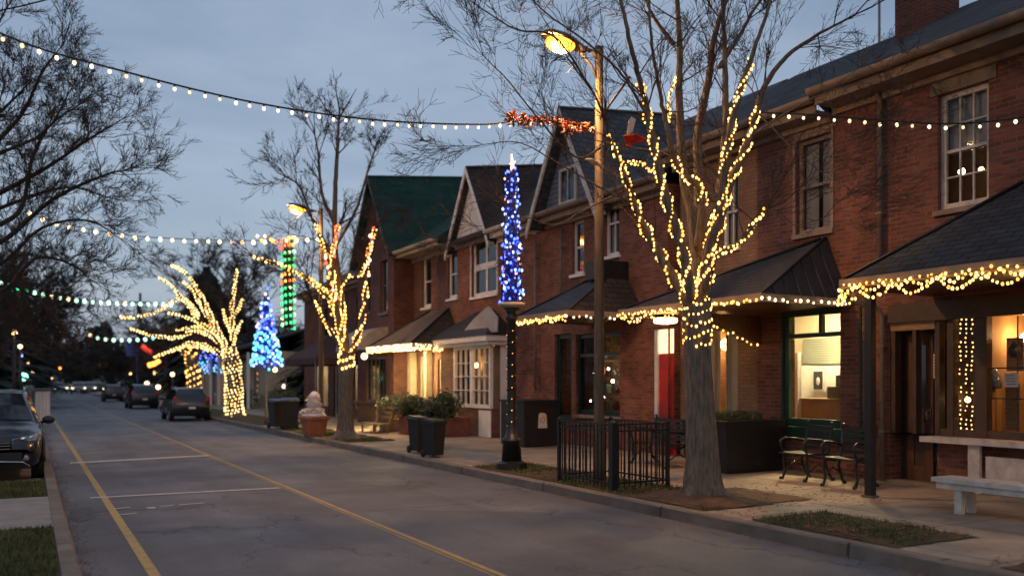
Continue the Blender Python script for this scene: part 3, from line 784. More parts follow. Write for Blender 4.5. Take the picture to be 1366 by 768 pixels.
p = MB(); p.box(XF+.9, XF+1.0, b_, a, z0-.2, zt_); tag(p.build('door_frame_post', MT['white']), 'white upright post just inside the left edge of the green window', 'post')
# buff wall shop window
window(hB, wB3, X=XB, cols=3, rows=1, fm='cream', pane='glass', curtain='curtain_warm', fw=.06, sill_m='cream'); room(hB, wB3, 1.0, MT['room'], X=XB, lampmat=MT['e_roomdim'], lamp=[(XB+.85, (wB3[0]+wB3[1])/2, 2.75, .13), (XB+.85, (wB3[0]+wB3[1])/2+.6, 2.6, .13)])
gable_roof(hB, XF, yB0+0.1, yB1, zE-0.12, RX, RZ-0.05, 'shingle', over=0.45)
gutter(hB, XF, yB0+0.15, yB1+.1, zE-0.1, over=0.42)
pipe(hB, 1177, 415, 640, r=0.04)

# ---- house C
yC0, yC1 = yB1 + 0.35, onX(704, 350, XF)[0]
hC = thing('brick_house', 'red brick house with a steep front gable and slate roof behind the street lamp', 'house', (XF, (yC0+yC1)/2, PZ))
hs_ = [hole(806, 826, 257, 343), hole(763, 779, 296, 367), hole(740, 762, 446, 560), hole(768, 827, 446, 552), hole(872, 899, 440, 556)]
ygc = 18.6
w = MB(); wall_x(w, XF, yC0, yC1, 0, 6.2, hs_); w.box(XF+.3, XF+6, yC0, yC0+.3, 0, 6.2); w.box(XF+7.7, XF+8, yC0, yC1, 0, 6.2)
w.build('wall', MT['brick_orange'], hC)
window(hC, hs_[0], cols=2, rows=2, fm='white', pane='glass', curtain='curtain'); room(hC, hs_[0], 1.0, MT['room_dark'])
window(hC, hs_[1], cols=1, rows=2, fm='white'); 
gw = MB(); gw.add([(XF-.25, ygc+1.35, 6.2), (XF-.25, ygc-1.35, 6.2), (XF-.25, ygc, 8.6), (XF+.05, ygc+1.35, 6.2), (XF+.05, ygc-1.35, 6.2), (XF+.05, ygc, 8.6)], [(0, 1, 2), (5, 4, 3), (0, 3, 4, 1), (1, 4, 5, 2), (2, 5, 3, 0)])
gw.build('gable', MT['siding'], hC)
gh = (ygc-.95, ygc+.2, 6.45, 7.4)
window(hC, (ygc-.35, ygc+.45, 6.35, 7.3), X=XF-.36, cols=2, rows=1, fm='white_worn', depth=.04, sill=False)
def gable(house, X, yc, hw, ze, za, backx, backz, m, over=0.35, barge='white_worn', lip=0.3, bh=0.24):
    """cross gable facing the street: two slopes from the front edge back to backx and bargeboards"""
    r = MB(); xo = X - over; ho = hw + lip; s_ = (za - ze) / hw; zo = ze - s_*lip
    r.slab([(xo, yc, za+.1), (backx, yc, backz+.1), (backx, yc-ho, zo+.1+(backz-za)), (xo, yc-ho, zo+.1)][::-1], 0.12)
    r.slab([(xo, yc+.003, za+.1), (xo, yc+ho, zo+.1), (backx, yc+ho, zo+.1+(backz-za)), (backx, yc+.003, backz+.1)][::-1], 0.12)
    rf = r.build('gable_roof', MT[m], house)
    b = MB()
    for sg in (-1, 1):
        b.slab([(xo-.03, yc, za+.07), (xo-.03, yc+sg*ho, zo+.07), (xo-.03, yc+sg*ho, zo+.07-bh), (xo-.03, yc, za+.07-bh)], 0.05, (-1, 0, 0))
    b.build('bargeboard', MT[barge], rf)
    # boarded soffit under the overhang
    q = MB()
    for sg in (-1, 1):
        q.quad((xo+.03, yc, za-.03), (X+.0, yc, za-.03), (X+.0, yc+sg*ho, zo-.03), (xo+.03, yc+sg*ho, zo-.03))
    q.build('soffit', MT[barge], rf)
    return rf
gable(hC, XF-.3, ygc, 1.35, 6.35, 8.72, 15.6, 9.1, 'slate', over=.3)
gable_roof(hC, XF, yC0-.1, yC1, 6.1, RX, 9.1, 'slate', over=.3)
gutter(hC, XF, yC0, yC1, 6.1, m='tan_trim', over=.32)
pipe(hC, 714, 315, 520, m='pipe', bend=False, r=.035); pipe(hC, 748, 300, 400, m='pipe', bend=False, r=.03)
# shop joinery
window(hC, hs_[2], cols=1, rows=1, fm='teal_paint', fw=.12, pane='glass', sill=False)
room(hC, (hs_[3][0], hs_[2][1], 1.0, 2.9), 1.6, MT['room_dark'], lampmat=emit('cafe_glint', (1.0, .8, .55), 40), lamp=[(XF+1.2+.04*q, onX(788+q*4.3, 500, XF+1.2)[0], 1.25+1.1*((q*37) % 10)/10, .018+.009*(q % 3)) for q in range(9)])  # glowing balls added for the bright cluster reflected in the shop glass
rg = random.Random(3)
y0s, y1s = hs_[3][0]-.05, hs_[3][1]+1.0
t = thing('display_shelf', 'dim shelf of jars and boxes inside the teal framed shop window', 'shelf', (XF+1.3, (y0s+y1s)/2, 1.0))
p = MB()
for z in (1.0, 1.45, 1.9, 2.35): p.box(XF+1.15, XF+1.45, y0s, y1s, z, z+.03)
for yy in (y0s, (y0s+y1s)/2, y1s-.03): p.box(XF+1.452, XF+1.48, yy, yy+.03, .9, 2.7)
p.build('shelf_boards', MT['oak'], t)
for z in (1.03, 1.48, 1.93):
    yy = y0s+.05
    while yy < y1s-.2:
        w_, h_ = rg.uniform(.07, .18), rg.uniform(.12, .33); q = MB()
        if rg.random() < .5: q.box(XF+1.18, XF+1.38, yy, yy+w_, z, z+h_)
        else: q.lathe((XF+1.28, yy+w_/2, z), [(w_*.45, 0), (w_*.5, h_*.6), (w_*.25, h_*.8), (w_*.28, h_)], 10)
        mname = rg.choice(['paper', 'terracotta', 'curtain_warm', 'blind', 'ribbon_red', 'cream'])
        tag(q.build('shop_jar' , MT[mname]), 'small container among others on the dim shelf in the teal framed shop window', 'container', 'containers on the shop shelf'); yy += w_ + rg.uniform(.03, .14)
wd = window(hC, hs_[3], cols=2, rows=1, fm='teal_paint', fw=.10, pane='glass', sill=True, sill_m='stone', bars=.1)
p = MB(); hh = hs_[3]; p.box(XF+.08, XF+.17, hh[0]+.1, hh[1]-.1, 2.42, 2.5); p.build('transom', MT['teal_paint'], wd)
p = MB(); hh = hs_[4]
p.box(XF+.06, XF+.11, hh[0]+.02, hh[1]-.12, PZ, hh[3]-.55); rd = p.build('door', MT['red_paint'], hC); rd['label'] = 'bright red door'
p = MB(); p.box(XF+.02, XF+.16, hh[1]-.11, hh[1], PZ, hh[3]); p.build('door_frame', MT['white'], hC)
p = MB(); p.box(XF+.06, XF+.11, hh[0]+.02, hh[1]-.12, hh[3]-.54, hh[3]); p.build('fanlight', MT['e_white2'], hC)  # glow is put into the pane itself, no lit room behind

# ---- house D
yD0, yD1 = yC1 + 0.004, onX(612, 350, XF)[0]
hD = thing('brick_house', 'narrow brick house with white boarded gable and white paned bay window', 'house', (XF, (yD0+yD1)/2, PZ))
wD = hole(629, 663, 320, 397)
w = MB(); wall_x(w, XF, yD0, yD1, 0, 6.15, [wD, (22.6, 24.9, 0.5, 2.8)]); w.box(XF+.3, XF+6, yD0, yD0+.3, 0, 6.15); w.build('wall', MT['brick'], hD)
window(hD, wD, cols=2, rows=2, fm='white', fw=.1, bars=.10, trim=.06, lintel=.2)
ydc = 24.5; 
gw = MB(); gw.add([(XF-.1, ydc+1.5, 6.15), (XF-.1, ydc-1.5, 6.15), (XF-.1, ydc, 8.55), (XF+.2, ydc+1.5, 6.15), (XF+.2, ydc-1.5, 6.15), (XF+.2, ydc, 8.55)], [(0, 1, 2), (5, 4, 3), (0, 3, 4, 1), (1, 4, 5, 2), (2, 5, 3, 0)]); gw.build('gable', MT['siding_white'], hD)
gable(hD, XF-.12, ydc, 1.45, 6.1, 8.5, 15.5, 9.0, 'shingle_brown', over=.22, barge='white', lip=.10, bh=.2)
r = MB(); r.slab([(XF-.4, yD1, 6.25), (XF-.4, yD0, 6.25), (15.5, yD0, 9.0), (15.5, yD1, 9.0)], .12); r.build('roof', MT['shingle_brown'], hD)
gutter(hD, XF, yD0, ydc-1.7, 6.1, over=.35, m='white_worn')
# bay window
XBay = 11.7
ba, bb_ = onX(655, 560, XBay)[0], onX(588, 560, XBay)[0]
bay = MB(); p1, p2 = onX(606, 500, XBay)[0], ba
bw1 = (p2+.10, p1, 1.05, 2.95)
bm = MB(); bm.box(XBay, XF-.001, p1, bb_, .14, 2.95); bm.box(XBay+.01, XF-.002, p2, p1-.002, .14, 1.0); bm.build('bay_wall', MT['brick_brown'], hD)
bm = MB(); bm.box(XBay-.02, XBay+.008, p2, p2+.75, .16, .94); bm.box(XBay+.3, XF-.002, p2-.06, p2, .14, 2.95); bm.build('bay_panel', MT['white'], hD)
bwid = (p1-p2)
for i in range(2):
    y0 = p2 + i*bwid/2; window(hD, (y0, y0+bwid/2, 1.0, 2.85), X=XBay-.06, cols=3, rows=4, fm='white', fw=.09, depth=.03, fd=.1, sill=False, pane='glass', midrail=False, bars=.022)
room(hD, (p2+.1, p1-.1, 1.2, 2.6), .6, far=.1, m=MT['room_dark'], X=XBay-.15, lampmat=MT['e_roomdim'], lamp=[(XBay+.6, p1-.35, 2.3, .07), (XBay+.65, p2+.35, 2.35, .09)], pad=.05)
bm = MB(); bm.box(XBay-.32, XF-.004, p2-.3, bb_+.25, 2.96, 3.12); bm.box(XBay-.2, XF-.006, p2-.2, bb_+.15, 2.852, 2.958); bm.build('bay_cornice', MT['white'], hD)
r = MB(); zb_ = 3.122; zr = 4.0; xo = XBay-.36; ya_, yb_ = p2-.34, bb_+.29; ym = (ya_+yb_)/2
r.add([(xo, ya_, zb_), (xo, yb_, zb_), (XF-.01, yb_, zb_), (XF-.01, ya_, zb_), (XF-.01, ym+.5, zr), (XF-.01, ym-.6, zr)], [(1, 0, 5, 4), (0, 3, 5), (2, 1, 4), (3, 2, 4, 5), (0, 1, 2, 3)])
r.build('bay_roof', MT['black_metal'], hD)
# pale sign board set on the bay roof
t = MB(); ysg, zsg = onX(620, 400, XBay-.1); t.add([(XBay-.1, onX(613, 400, XBay-.1)[0], 3.2), (XBay-.1, onX(663, 400, XBay-.1)[0], 3.2), (XBay-.06, onX(662, 400, XBay-.1)[0], 3.62), (XBay-.06, onX(650, 400, XBay-.1)[0], 3.98), (XBay-.06, onX(632, 400, XBay-.1)[0], 3.7)], [(0, 1, 2, 3, 4)])
tb = MB(); P5 = t.v; tb.slab(list(P5), .03); tag(tb.build('sign_board', MT['curtain']), 'pale blank board standing on the black bay roof', 'board')

# ---- green roofed house
yG0, yG1 = yD1 + .004, 29.5
hG = thing('brick_house', 'brick house with dark green shingle roof and cream eaves beyond the bay window', 'house', (XF, 29, PZ))
wg = [hole(563, 575, 343, 411), hole(597, 610, 335, 399), (25.9, 27.4, 0.9, 2.55), (28.2, 29.1, .16, 2.7)]
w = MB(); wall_x(w, XF, yG0, yG1, 0, 6.3, wg); w.box(XF+.3, XF+6, yG0, yG0+.3, 0, 6.3); w.build('wall', MT['brick_brown'], hG)
for q in wg[:2]: window(hG, q, cols=1, rows=2, fm='white', fw=.1, lintel=.22)
window(hG, wg[2], cols=2, rows=1, fm='cream', pane='glass'); rr = room(hG, wg[2], .8, MT['room'], lampmat=emit('far_shop_lamp', (1.0, .72, .34), 260), lamp=[(XF+.7, 26.6, 2.75, .10)])
p = MB()
for i in range(14): p.box(XF+.3, XF+.33, 26.5, 27.3, 1.0+i*.11, 1.06+i*.11)
p.build('blind', MT['white'], hG)
window(hG, wg[3], cols=1, rows=1, fm='cream', pane='glass', sill=False, fw=.12); room(hG, wg[3], .8, MT['room'], lampmat=emit('far_shop_lamp_door', (1.0, .72, .34), 200), lamp=[(XF+.7, 28.6, 2.85, .1)], pad=.05)
for (a_, b_) in ((29.15, 29.45), (27.75, 27.95)):
    p = MB(); p.box(XF-.28, XF-.04, a_, b_, .15, 2.85); p.build('porch_column', MT['cream'], hG)
Xg = 11.6; yg1, ygc2 = 33.4, 31.4
w = MB(); gh = [hole(487, 494, 352, 418, Xg), hole(507, 517, 346, 418, Xg), (30.3, 32.6, 1.0, 2.7)]; wall_x(w, Xg, yG1, yg1, 0, 6.3, gh); w.box(Xg+.3, XF+6, yG1, yG1+.3, 0, 6.3); w.box(Xg+.3, XF+6, yg1-.3, yg1, 0, 6.3)
w.add([(Xg, yg1, 6.3), (Xg, yG1, 6.3), (Xg, ygc2, 9.4), (Xg+.3, yg1, 6.3), (Xg+.3, yG1, 6.3), (Xg+.3, ygc2, 9.4)], [(0, 1, 2), (5, 4, 3), (0, 3, 4, 1), (1, 4, 5, 2), (2, 5, 3, 0)])
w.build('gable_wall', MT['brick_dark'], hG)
for q in gh[:2]: window(hG, q, X=Xg, cols=1, rows=2, fm='grey_metal', fw=.06)
window(hG, gh[2], X=Xg, cols=5, rows=1, fm='grey_metal', fw=.06)
gable(hG, Xg, ygc2, 2.0, 6.5, 9.55, 17, 10.15, 'shingle_green', over=.3, barge='brown_frame', lip=.15, bh=.16)
r = MB(); r.slab([(XF-.75, yG1+.1, 6.5), (XF-.75, yG0+.1, 6.5), (16, yG0+.1, 9.4), (16, yG1+.1, 9.4)], .12); r.build('roof', MT['shingle_green'], hG)
gutter(hG, XF, yG0+.1, yG1, 6.3, over=.72, m='cream', fascia=.16)

# ---- dark house beyond
hH = thing('brick_house', 'dim dark brick house with low grey roof behind the maroon canopy', 'house', (XF, 38, PZ))
hh = [(35, 35.9, 3.9, 5.4), (37.3, 38.2, 3.9, 5.4), (40, 41, 3.9, 5.4), (34.6, 36.3, .6, 2.7), (37.2, 37.9, .6, 2.7), (38.4, 39.1, .16, 2.7), (40, 42, .6, 2.7)]
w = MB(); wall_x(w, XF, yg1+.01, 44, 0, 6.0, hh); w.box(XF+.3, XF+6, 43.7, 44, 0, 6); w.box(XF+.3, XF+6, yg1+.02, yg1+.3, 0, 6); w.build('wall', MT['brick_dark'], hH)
for q in (hh[3], hh[4], hh[6]): room(hH, q, 1.0, MT['room'], pad=.1, far=.3, lampmat=emit('far_cafe_lamp', (1.0, .78, .5), 120), lamp=[(XF+.9, (q[0]+q[1])/2, 2.7, .1)])
for q in hh: window(hH, q, pane='glass' if q in (hh[3], hh[4], hh[6]) else 'pane_dark', cols=1 if q[3] > 3 else 2, rows=2 if q[3] > 3 else 1, fm='grey_metal' if q[3] > 3 else 'white_worn', sill=False)
gable_roof(hH, XF, yg1+.1, 44, 6.0, 15.5, 7.9, 'shingle', over=.4)
gutter(hH, XF, yg1+.1, 44, 6.0, over=.35, m='tan_trim')
# far low shop block and another beyond
hI = thing('shop_building', 'low pale shop building with white porch columns far down the street', 'building', (XF, 60, PZ))
hh = [(54, 56, .8, 2.6), (58, 60, .8, 2.6), (62.5, 64.5, .8, 2.6), (68, 70, .8, 2.6)]
w = MB(); wall_x(w, XF, 52, 74, 0, 3.6, hh); w.box(XF+.3, XF+6, 52, 52.3, 0, 3.6); w.build('wall', MT['cream'], hI)
for i, q in enumerate(hh): window(hI, q, cols=3, rows=1, fm='white', pane='pane_dark')
gable_roof(hI, XF, 51.8, 74.2, 3.6, 15.5, 5.2, 'shingle', over=1.2)
for yy in range(52, 75, 3):
    p = MB(); p.box(XF-1.15, XF-1.0, yy, yy+.15, .15, 3.5); p.build('porch_column', MT['white'], hI)
hJ = thing('brick_house', 'far brick house past the low pale shop building', 'house', (XF, 85, PZ))
hh = [(80, 81, 3.8, 5), (84, 85, 3.8, 5), (80, 82, .8, 2.4), (86, 88, .8, 2.4)]
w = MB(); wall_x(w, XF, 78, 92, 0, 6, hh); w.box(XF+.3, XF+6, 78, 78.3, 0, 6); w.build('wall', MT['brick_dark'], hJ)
for q in hh: window(hJ, q, cols=2, rows=1, fm='white_worn')
gable_roof(hJ, XF, 78, 92, 6, 15.5, 8.2, 'shingle')

# ------------------------------------------------------------------ porches and awnings
def hip_porch(house, name, m, XE, yn, yf, ze, apex_n, apex_f, za, metal_side=None, edge='tan_trim', ceil='brown_frame', fas=.12):
    """lean-to roof: eave at XE from yn (near) to yf (far); the top line on the wall from apex_n to apex_f at za"""
    X1 = XF - 0.004
    r = MB()
    e0, e1 = (XE, yn, ze), (XE, yf, ze); t0, t1 = (X1, apex_n, za), (X1, apex_f, za)
    if abs(apex_f - apex_n) < .05: r.slab([e1, e0, t0], .07)
    else: r.slab([e1, e0, t0, t1], .07)
    w0, w1 = (X1, yn, ze), (X1, yf, ze)
    rr_ = r.build(name, MT[m], house)
    s_ = MB(); s_.slab([e0, w0, t0], .05); s_.build(name + '_end', MT['roof_metal' if metal_side == 'black_metal' else (metal_side or m)], rr_)
    if metal_side == 'black_metal':
        A = Vector(e0); Bv = Vector(w0); T = Vector(t0)
        for k_ in range(1, 7):
            q_ = MB(); p0 = A + (Bv-A)*k_/7; f = k_/7; top = A + (T-A)*f
            q_.beam(p0 + Vector((0, -.012, .02)), top + Vector((0, -.012, .0)), .018, .03); q_.build('seam_rib', MT['roof_metal'], rr_)
    s_ = MB(); s_.slab([w1, e1, t1], .05); s_.build(name + '_end', MT[m], rr_)
    # hip caps
    for (a_, b_) in (((XE, yn, ze+.02), (X1-.02, apex_n, za+.02)), ((XE, yf, ze+.02), (X1-.02, apex_f, za+.02))):
        h_ = MB(); h_.tube([a_, b_], .028, 6); h_.build('hip_cap', MT['black_metal'], rr_)
    f_ = MB(); f_.box(XE-.03, XE+.0, yn-.03, yf+.03, ze-fas, ze+.02); f_.box(XE+.001, X1, yn-.03, yn-.002, ze-fas, ze+.015); f_.box(XE+.001, X1, yf+.002, yf+.03, ze-fas, ze+.015)
    f_.build('fascia', MT[edge], rr_)
    c_ = MB(); c_.box(XE+.002, X1-.002, yn, yf, ze-fas+.02, ze-fas+.05); c_.build('ceiling', MT[ceil], rr_)
    return rr_
XE = 10.3
# P1
hip_porch(hA, 'porch_roof', 'shingle', XE, 2.6, 8.57, 3.25, 4.0, 7.17, 4.62, ceil='wood')
# P2
hip_porch(hB, 'porch_roof', 'shingle', XE, 10.15, 13.95, 3.2, 10.65, 10.75, 4.33, metal_side='black_metal', ceil='wood')
# P3
hip_porch(hC, 'porch_roof', 'slate', XE, 15.85, 18.15, 3.34, 16.7, 17.0, 4.55, metal_side='shingle_brown', ceil='wood')
p = MB(); p.box(XF-.8, XF-.006, 16.45, 17.1, 4.2, 4.62); p.build('roof_vent', MT['black_metal'], hC)
# E tan awning
hip_porch(hG, 'porch_roof', 'shingle_tan', 10.6, 25.5, 29.42, 3.0, 26.4, 28.0, 4.25, metal_side='shingle_brown', edge='cream', ceil='cream')  # near end facet: its darker shade is put into the shingle colour
# maroon canopy
def tent(name, label, x0, x1, y0, y1, ze, za, m, group=None):
    t = thing(name, label, 'canopy', ((x0+x1)/2, (y0+y1)/2, PZ))
    r = MB(); cx, cy = (x0+x1)/2+.2, (y0+y1)/2
    P = [(x0, y0, ze), (x1, y0, ze), (x1, y1, ze), (x0, y1, ze)]
    r.add(P + [(cx, cy, za)] + [(p[0], p[1], ze-.28) for p in P], [(0, 1, 4), (1, 2, 4), (2, 3, 4), (3, 0, 4), (0, 5, 6, 1), (1, 6, 7, 2), (2, 7, 8, 3), (3, 8, 5, 0)])
    r.build('canopy_cloth', MT[m], t)
    for p in P:
        q = MB(); q.tube([(p[0]*.98+cx*.02, p[1]*.98+cy*.02, PZ), (p[0]*.98+cx*.02, p[1]*.98+cy*.02, ze-.05)], .03, 8); q.build('leg', MT['grey_metal'], t)
tent('canopy', 'dark maroon peaked cloth canopy before the dim brick house', 10.0, XF-.4, 33.9, 38.6, 2.75, 3.75, 'canvas_dark')
# curved pale awning on green house gable
t = thing('awning', 'small curved pale cloth awning on the green roofed house', 'awning', (Xg, 31.3, 3.0))
r = MB(); vs = []; n = 8
for yy in (30.0, 32.8):
    for i in range(n+1):
        a = PI/2*i/n; vs.append((Xg-.01-1.1*math.sin(a), yy, 2.95+.85*math.cos(a)))
r.add(vs, [(i, i+1, n+2+i, n+1+i) for i in range(n)], True)
r.add([(Xg-.01, 30, 2.95)] + vs[:n+1], [(0, i+1, i+2) for i in range(n)]); r.build('cloth', MT['canvas_pale'], t)
r = MB(); r.tube([(Xg-.02, 30, 2.94), (Xg-1.1, 30, 2.94), (Xg-1.1, 32.8, 2.94), (Xg-.02, 32.8, 2.94)], .02, 6); r.build('frame', MT['grey_metal'], t)
# posts of near porch
def post(x, y, z1, w_, label):
    t = thing('porch_post', label, 'post', (x, y, PZ))
    p = MB(); p.box(x-w_/2, x+w_/2, y-w_/2, y+w_/2, PZ+.03, z1); p.build('shaft', MT['black_iron'], t)
    p = MB(); p.box(x-w_/2-.03, x+w_/2+.03, y-w_/2-.03, y+w_/2+.03, PZ-.003, PZ+.03); p.build('base', MT['grey_metal'], t)
post(10.44, 8.2, 3.12, .11, 'square black steel post holding the corner of the near porch')
# side bracket + lantern soffit under P2
p = MB(); p.slab([(10.45, 12.2, 3.06), (XF-.02, 12.2, 3.06), (XF-.02, 12.2, 2.5)], .04, (0, -1, 0)); tag(p.build('porch_bracket', MT['wood']), 'dark wooden triangular bracket under the middle porch roof', 'bracket')
t = thing('porch_light', 'flat glowing ceiling light under the far end of the middle porch', 'lamp', (11.0, 13.4, 2.95))
p = MB(); p.lathe((11.0, 13.4, 2.93), [(.10, 0), (.22, .02), (.24, .07), (.22, .11)], 16); p.build('diffuser', MT['e_porch'], t)
p = MB(); p.lathe((11.0, 13.4, 3.041), [(.25, 0), (.25, .04)], 16); p.build('mount', MT['black_iron'], t)
def wall_lamp(px, py, X, r_, label, m='e_globe'):
    y, z = onX(px, py, X)
    t = thing('wall_lamp', label, 'lamp', (X, y, z))
    p = MB(); p.ball((X, y, z), r_, 12, 8); p.build('globe', MT[m], t)
    p = MB(); p.tube([(X, y, z-r_), (X+.05, y, z-r_-.1), (X+.35, y, z-r_-.06)], .015, 6); p.build('bracket', MT['black_iron'], t)
wall_lamp(486, 475, Xg-.4, .13, 'round white glowing wall lamp beside the curved awning', 'e_white')
wall_lamp(367, 493, XF-.5, .12, 'orange glowing wall lamp on brick past the maroon canopy', 'e_globe')
wall_lamp(379, 515, XF-.5, .12, 'lower pale glowing lamp at the far side of the maroon canopy', 'e_white')
for i, (px, py, y_, r_, mm) in enumerate(((190, 489, 95, .35, 'e_white2'), (174, 498, 115, .4, 'e_globe'), (203, 513, 75, .28, 'e_white'), (228, 499, 68, .18, 'e_globe'))):
    pass

def leafclump(mb, c, r, n, rg, s=.05, sc=(1, 1, 1)):
    vs = []; fs = []
    for _ in range(n):
        v = Vector((rg.gauss(0, 1), rg.gauss(0, 1), rg.gauss(0, 1))).normalized(); q = rg.uniform(.45, 1.0)**.5*r*(1+.15*math.sin(v.x*5)+.1*math.sin(v.z*7+v.y*4))
        p = Vector((c[0]+v.x*q*sc[0], c[1]+v.y*q*sc[1], c[2]+v.z*q*sc[2]))
        a = Vector((rg.gauss(0, 1), rg.gauss(0, 1), rg.gauss(0, 1))).normalized()*s*rg.uniform(.6, 1.3); b = a.orthogonal().normalized()*s*.5
        k_ = len(vs); vs += [p-a, p+b, p+a, p-b]; fs.append((k_, k_+1, k_+2, k_+3))
    mb.add(vs, fs)
# ------------------------------------------------------------------ light strings
bulb_mesh = {}
def bulb(r, m, hi=True):
    k_ = (round(r, 4), m, hi)
    if k_ not in bulb_mesh:
        mb = MB(); mb.ball((0, 0, 0), r, 8 if hi else 6, 6 if hi else 4, (1, 1, 1.25)); bulb_mesh[k_] = mb.mesh('bulb', MT[m])
    return bulb_mesh[k_]
CAM = Vector((0, 0, CH))
def light_string(name, label, cat, bulbs, cords, group=None, cordm='cord', cr=.008, cn=4, hi=True):
    """bulbs: (pos, r, mat); cords: lists of points"""
    o0 = Vector(bulbs[0][0]) ; t = thing(name, label, cat, tuple(o0), group)
    c = MB()
    for pts in cords:
        if len(pts) > 1: c.tube(pts, cr, cn)
    c.build('cord', MT[cordm], t)
    bulbs = sorted(bulbs, key=lambda q: (Vector(q[0]) - CAM).length - q[1]*30)
    for (p, r, m) in bulbs[:98]:
        o = bpy.data.objects.new('bulb', bulb(r, m, hi)); col.objects.link(o); o.parent = t; o.location = Vector(p) - o0
    rest = {}
    for (p, r, m) in bulbs[98:]: rest.setdefault(m, []).append((p, r))
    for m, L in rest.items():
        mb = MB()
        for (p, r) in L: mb.ball(p, r, 6, 4, (1, 1, 1.25))
        o = mb.build('bulb', MT[m], t); o['kind'] = 'stuff'
    return t

def catmull(P, n):
    P = [Vector(p) for p in P]; out = []
    Q = [P[0]*2 - P[1]] + P + [P[-1]*2 - P[-2]]
    for i in range(1, len(Q)-2):
        for k in range(n):
            t = k/n; a, b, c, d = Q[i-1], Q[i], Q[i+1], Q[i+2]
            out.append(0.5*((2*b) + (c-a)*t + (2*a-5*b+4*c-d)*t*t + (3*b-a-3*c+d)*t**3))
    out.append(P[-1]); return out
def resample(P, step):
    out = [P[0].copy()]; acc = 0
    for a, b in zip(P, P[1:]):
        L = (b-a).length
        while acc + L >= step:
            t = (step-acc)/L; a = a + (b-a)*t; out.append(a.copy()); L = (b-a).length; acc = 0
        acc += L
    return out

def overhead(label, pts, step, r, mats, group, seed, name='light_string', drop=.05, cordm='cord', hi=True, cr=.012):
    P = catmull(pts, 14); rg = random.Random(seed)
    B = []; cords = [P]
    for q in resample(P, step):
        q = q + Vector((rg.uniform(-.01, .01), rg.uniform(-.01, .01), -drop*rg.uniform(.8, 1.2)))
        m = mats[0] if rg.random() < .8 or len(mats) == 1 else rg.choice(mats[1:])
        B.append((q, r*rg.uniform(.85, 1.12), m)); cords.append([q + Vector((0, 0, drop)), q + Vector((0, 0, r*.8))])
    return light_string(name, label, 'string lights', B, cords, group, cordm, cr, 4, hi)

LP = (8.0, 11.4)
def sp(px, py, Y):
    """point of the cross street plane y = Y"""
    u = (px-CX)/F; d = Y/(CT-u*ST); return Vector((d*(ST+u*CT), Y, CH + d*(HY-py)/F))
s1 = [Vector((-1.6, 11.4, 6.35))] + [sp(x, y, 11.4) for x, y in ((4, 46), (160, 94), (340, 137), (500, 160), (640, 166), (700, 160), (760, 163), (800, 172))]
overhead('warm white bulbs on black cable swooping over the road to the near street lamp', s1, .185, .0215, ['e_white', 'e_white2'], None, 1)
s1b = [at(1012, 150, 12.5), at(1080, 153, 12.4), at(1170, 160, 12.2), at(1250, 165, 11.9), at(1310, 163, 11.6), at(1370, 156, 11.3), at(1480, 140, 10.6)]
overhead('warm white bulbs strung from the near tree past the upper windows', s1b, .21, .0215, ['e_white', 'e_white2'], None, 2)
s2 = [sp(x, y, 26.5) for x, y in ((40, 283), (75, 296), (140, 309), (210, 317), (340, 321), (430, 317))]
overhead('second row of white bulbs across the road to the far street lamp', s2, .33, .055, ['e_white', 'e_white2'], None, 3, hi=False)
s3 = [sp(x, y, 47) for x, y in ((-10, 372), (15, 380), (60, 392), (130, 402), (230, 405))]
overhead('green and mint bulbs strung across the road beyond the lit tree', s3, .36, .09, ['e_mint', 'e_green', 'e_green', 'e_white'], None, 4, hi=False, cordm='cord_green')
s4 = [sp(x, y, 80) for x, y in ((120, 446), (135, 451), (165, 453), (200, 451), (220, 446))]
overhead('farthest row of mint and blue bulbs over the road', s4, .62, .13, ['e_mint', 'e_green', 'e_cyan', 'e_white2'], None, 5, hi=False)
s5 = [sp(x, y, 95) for x, y in ((60, 436), (90, 444), (130, 450), (150, 452))]
overhead('dim amber bulbs far left above the road', s5, .7, .06, ['e_white2'], None, 6, hi=False)

def helix(path, rad, turns_per_m, phase=0, step=.09):
    P = resample(path, .05); out = []; L = 0
    d0 = (P[1]-P[0]).normalized(); r_ = d0.orthogonal().normalized()
    n = len(P)
    for i, p in enumerate(P):
        d = (P[min(i+1, n-1)] - P[max(i-1, 0)]).normalized(); r_ = (r_ - d*r_.dot(d)).normalized(); u = d.cross(r_)
        a = phase + 2*PI*turns_per_m*L; R_ = rad(i/max(1, n-1)) if callable(rad) else rad
        out.append(p + (r_*math.cos(a) + u*math.sin(a))*R_); L += .05
    return out

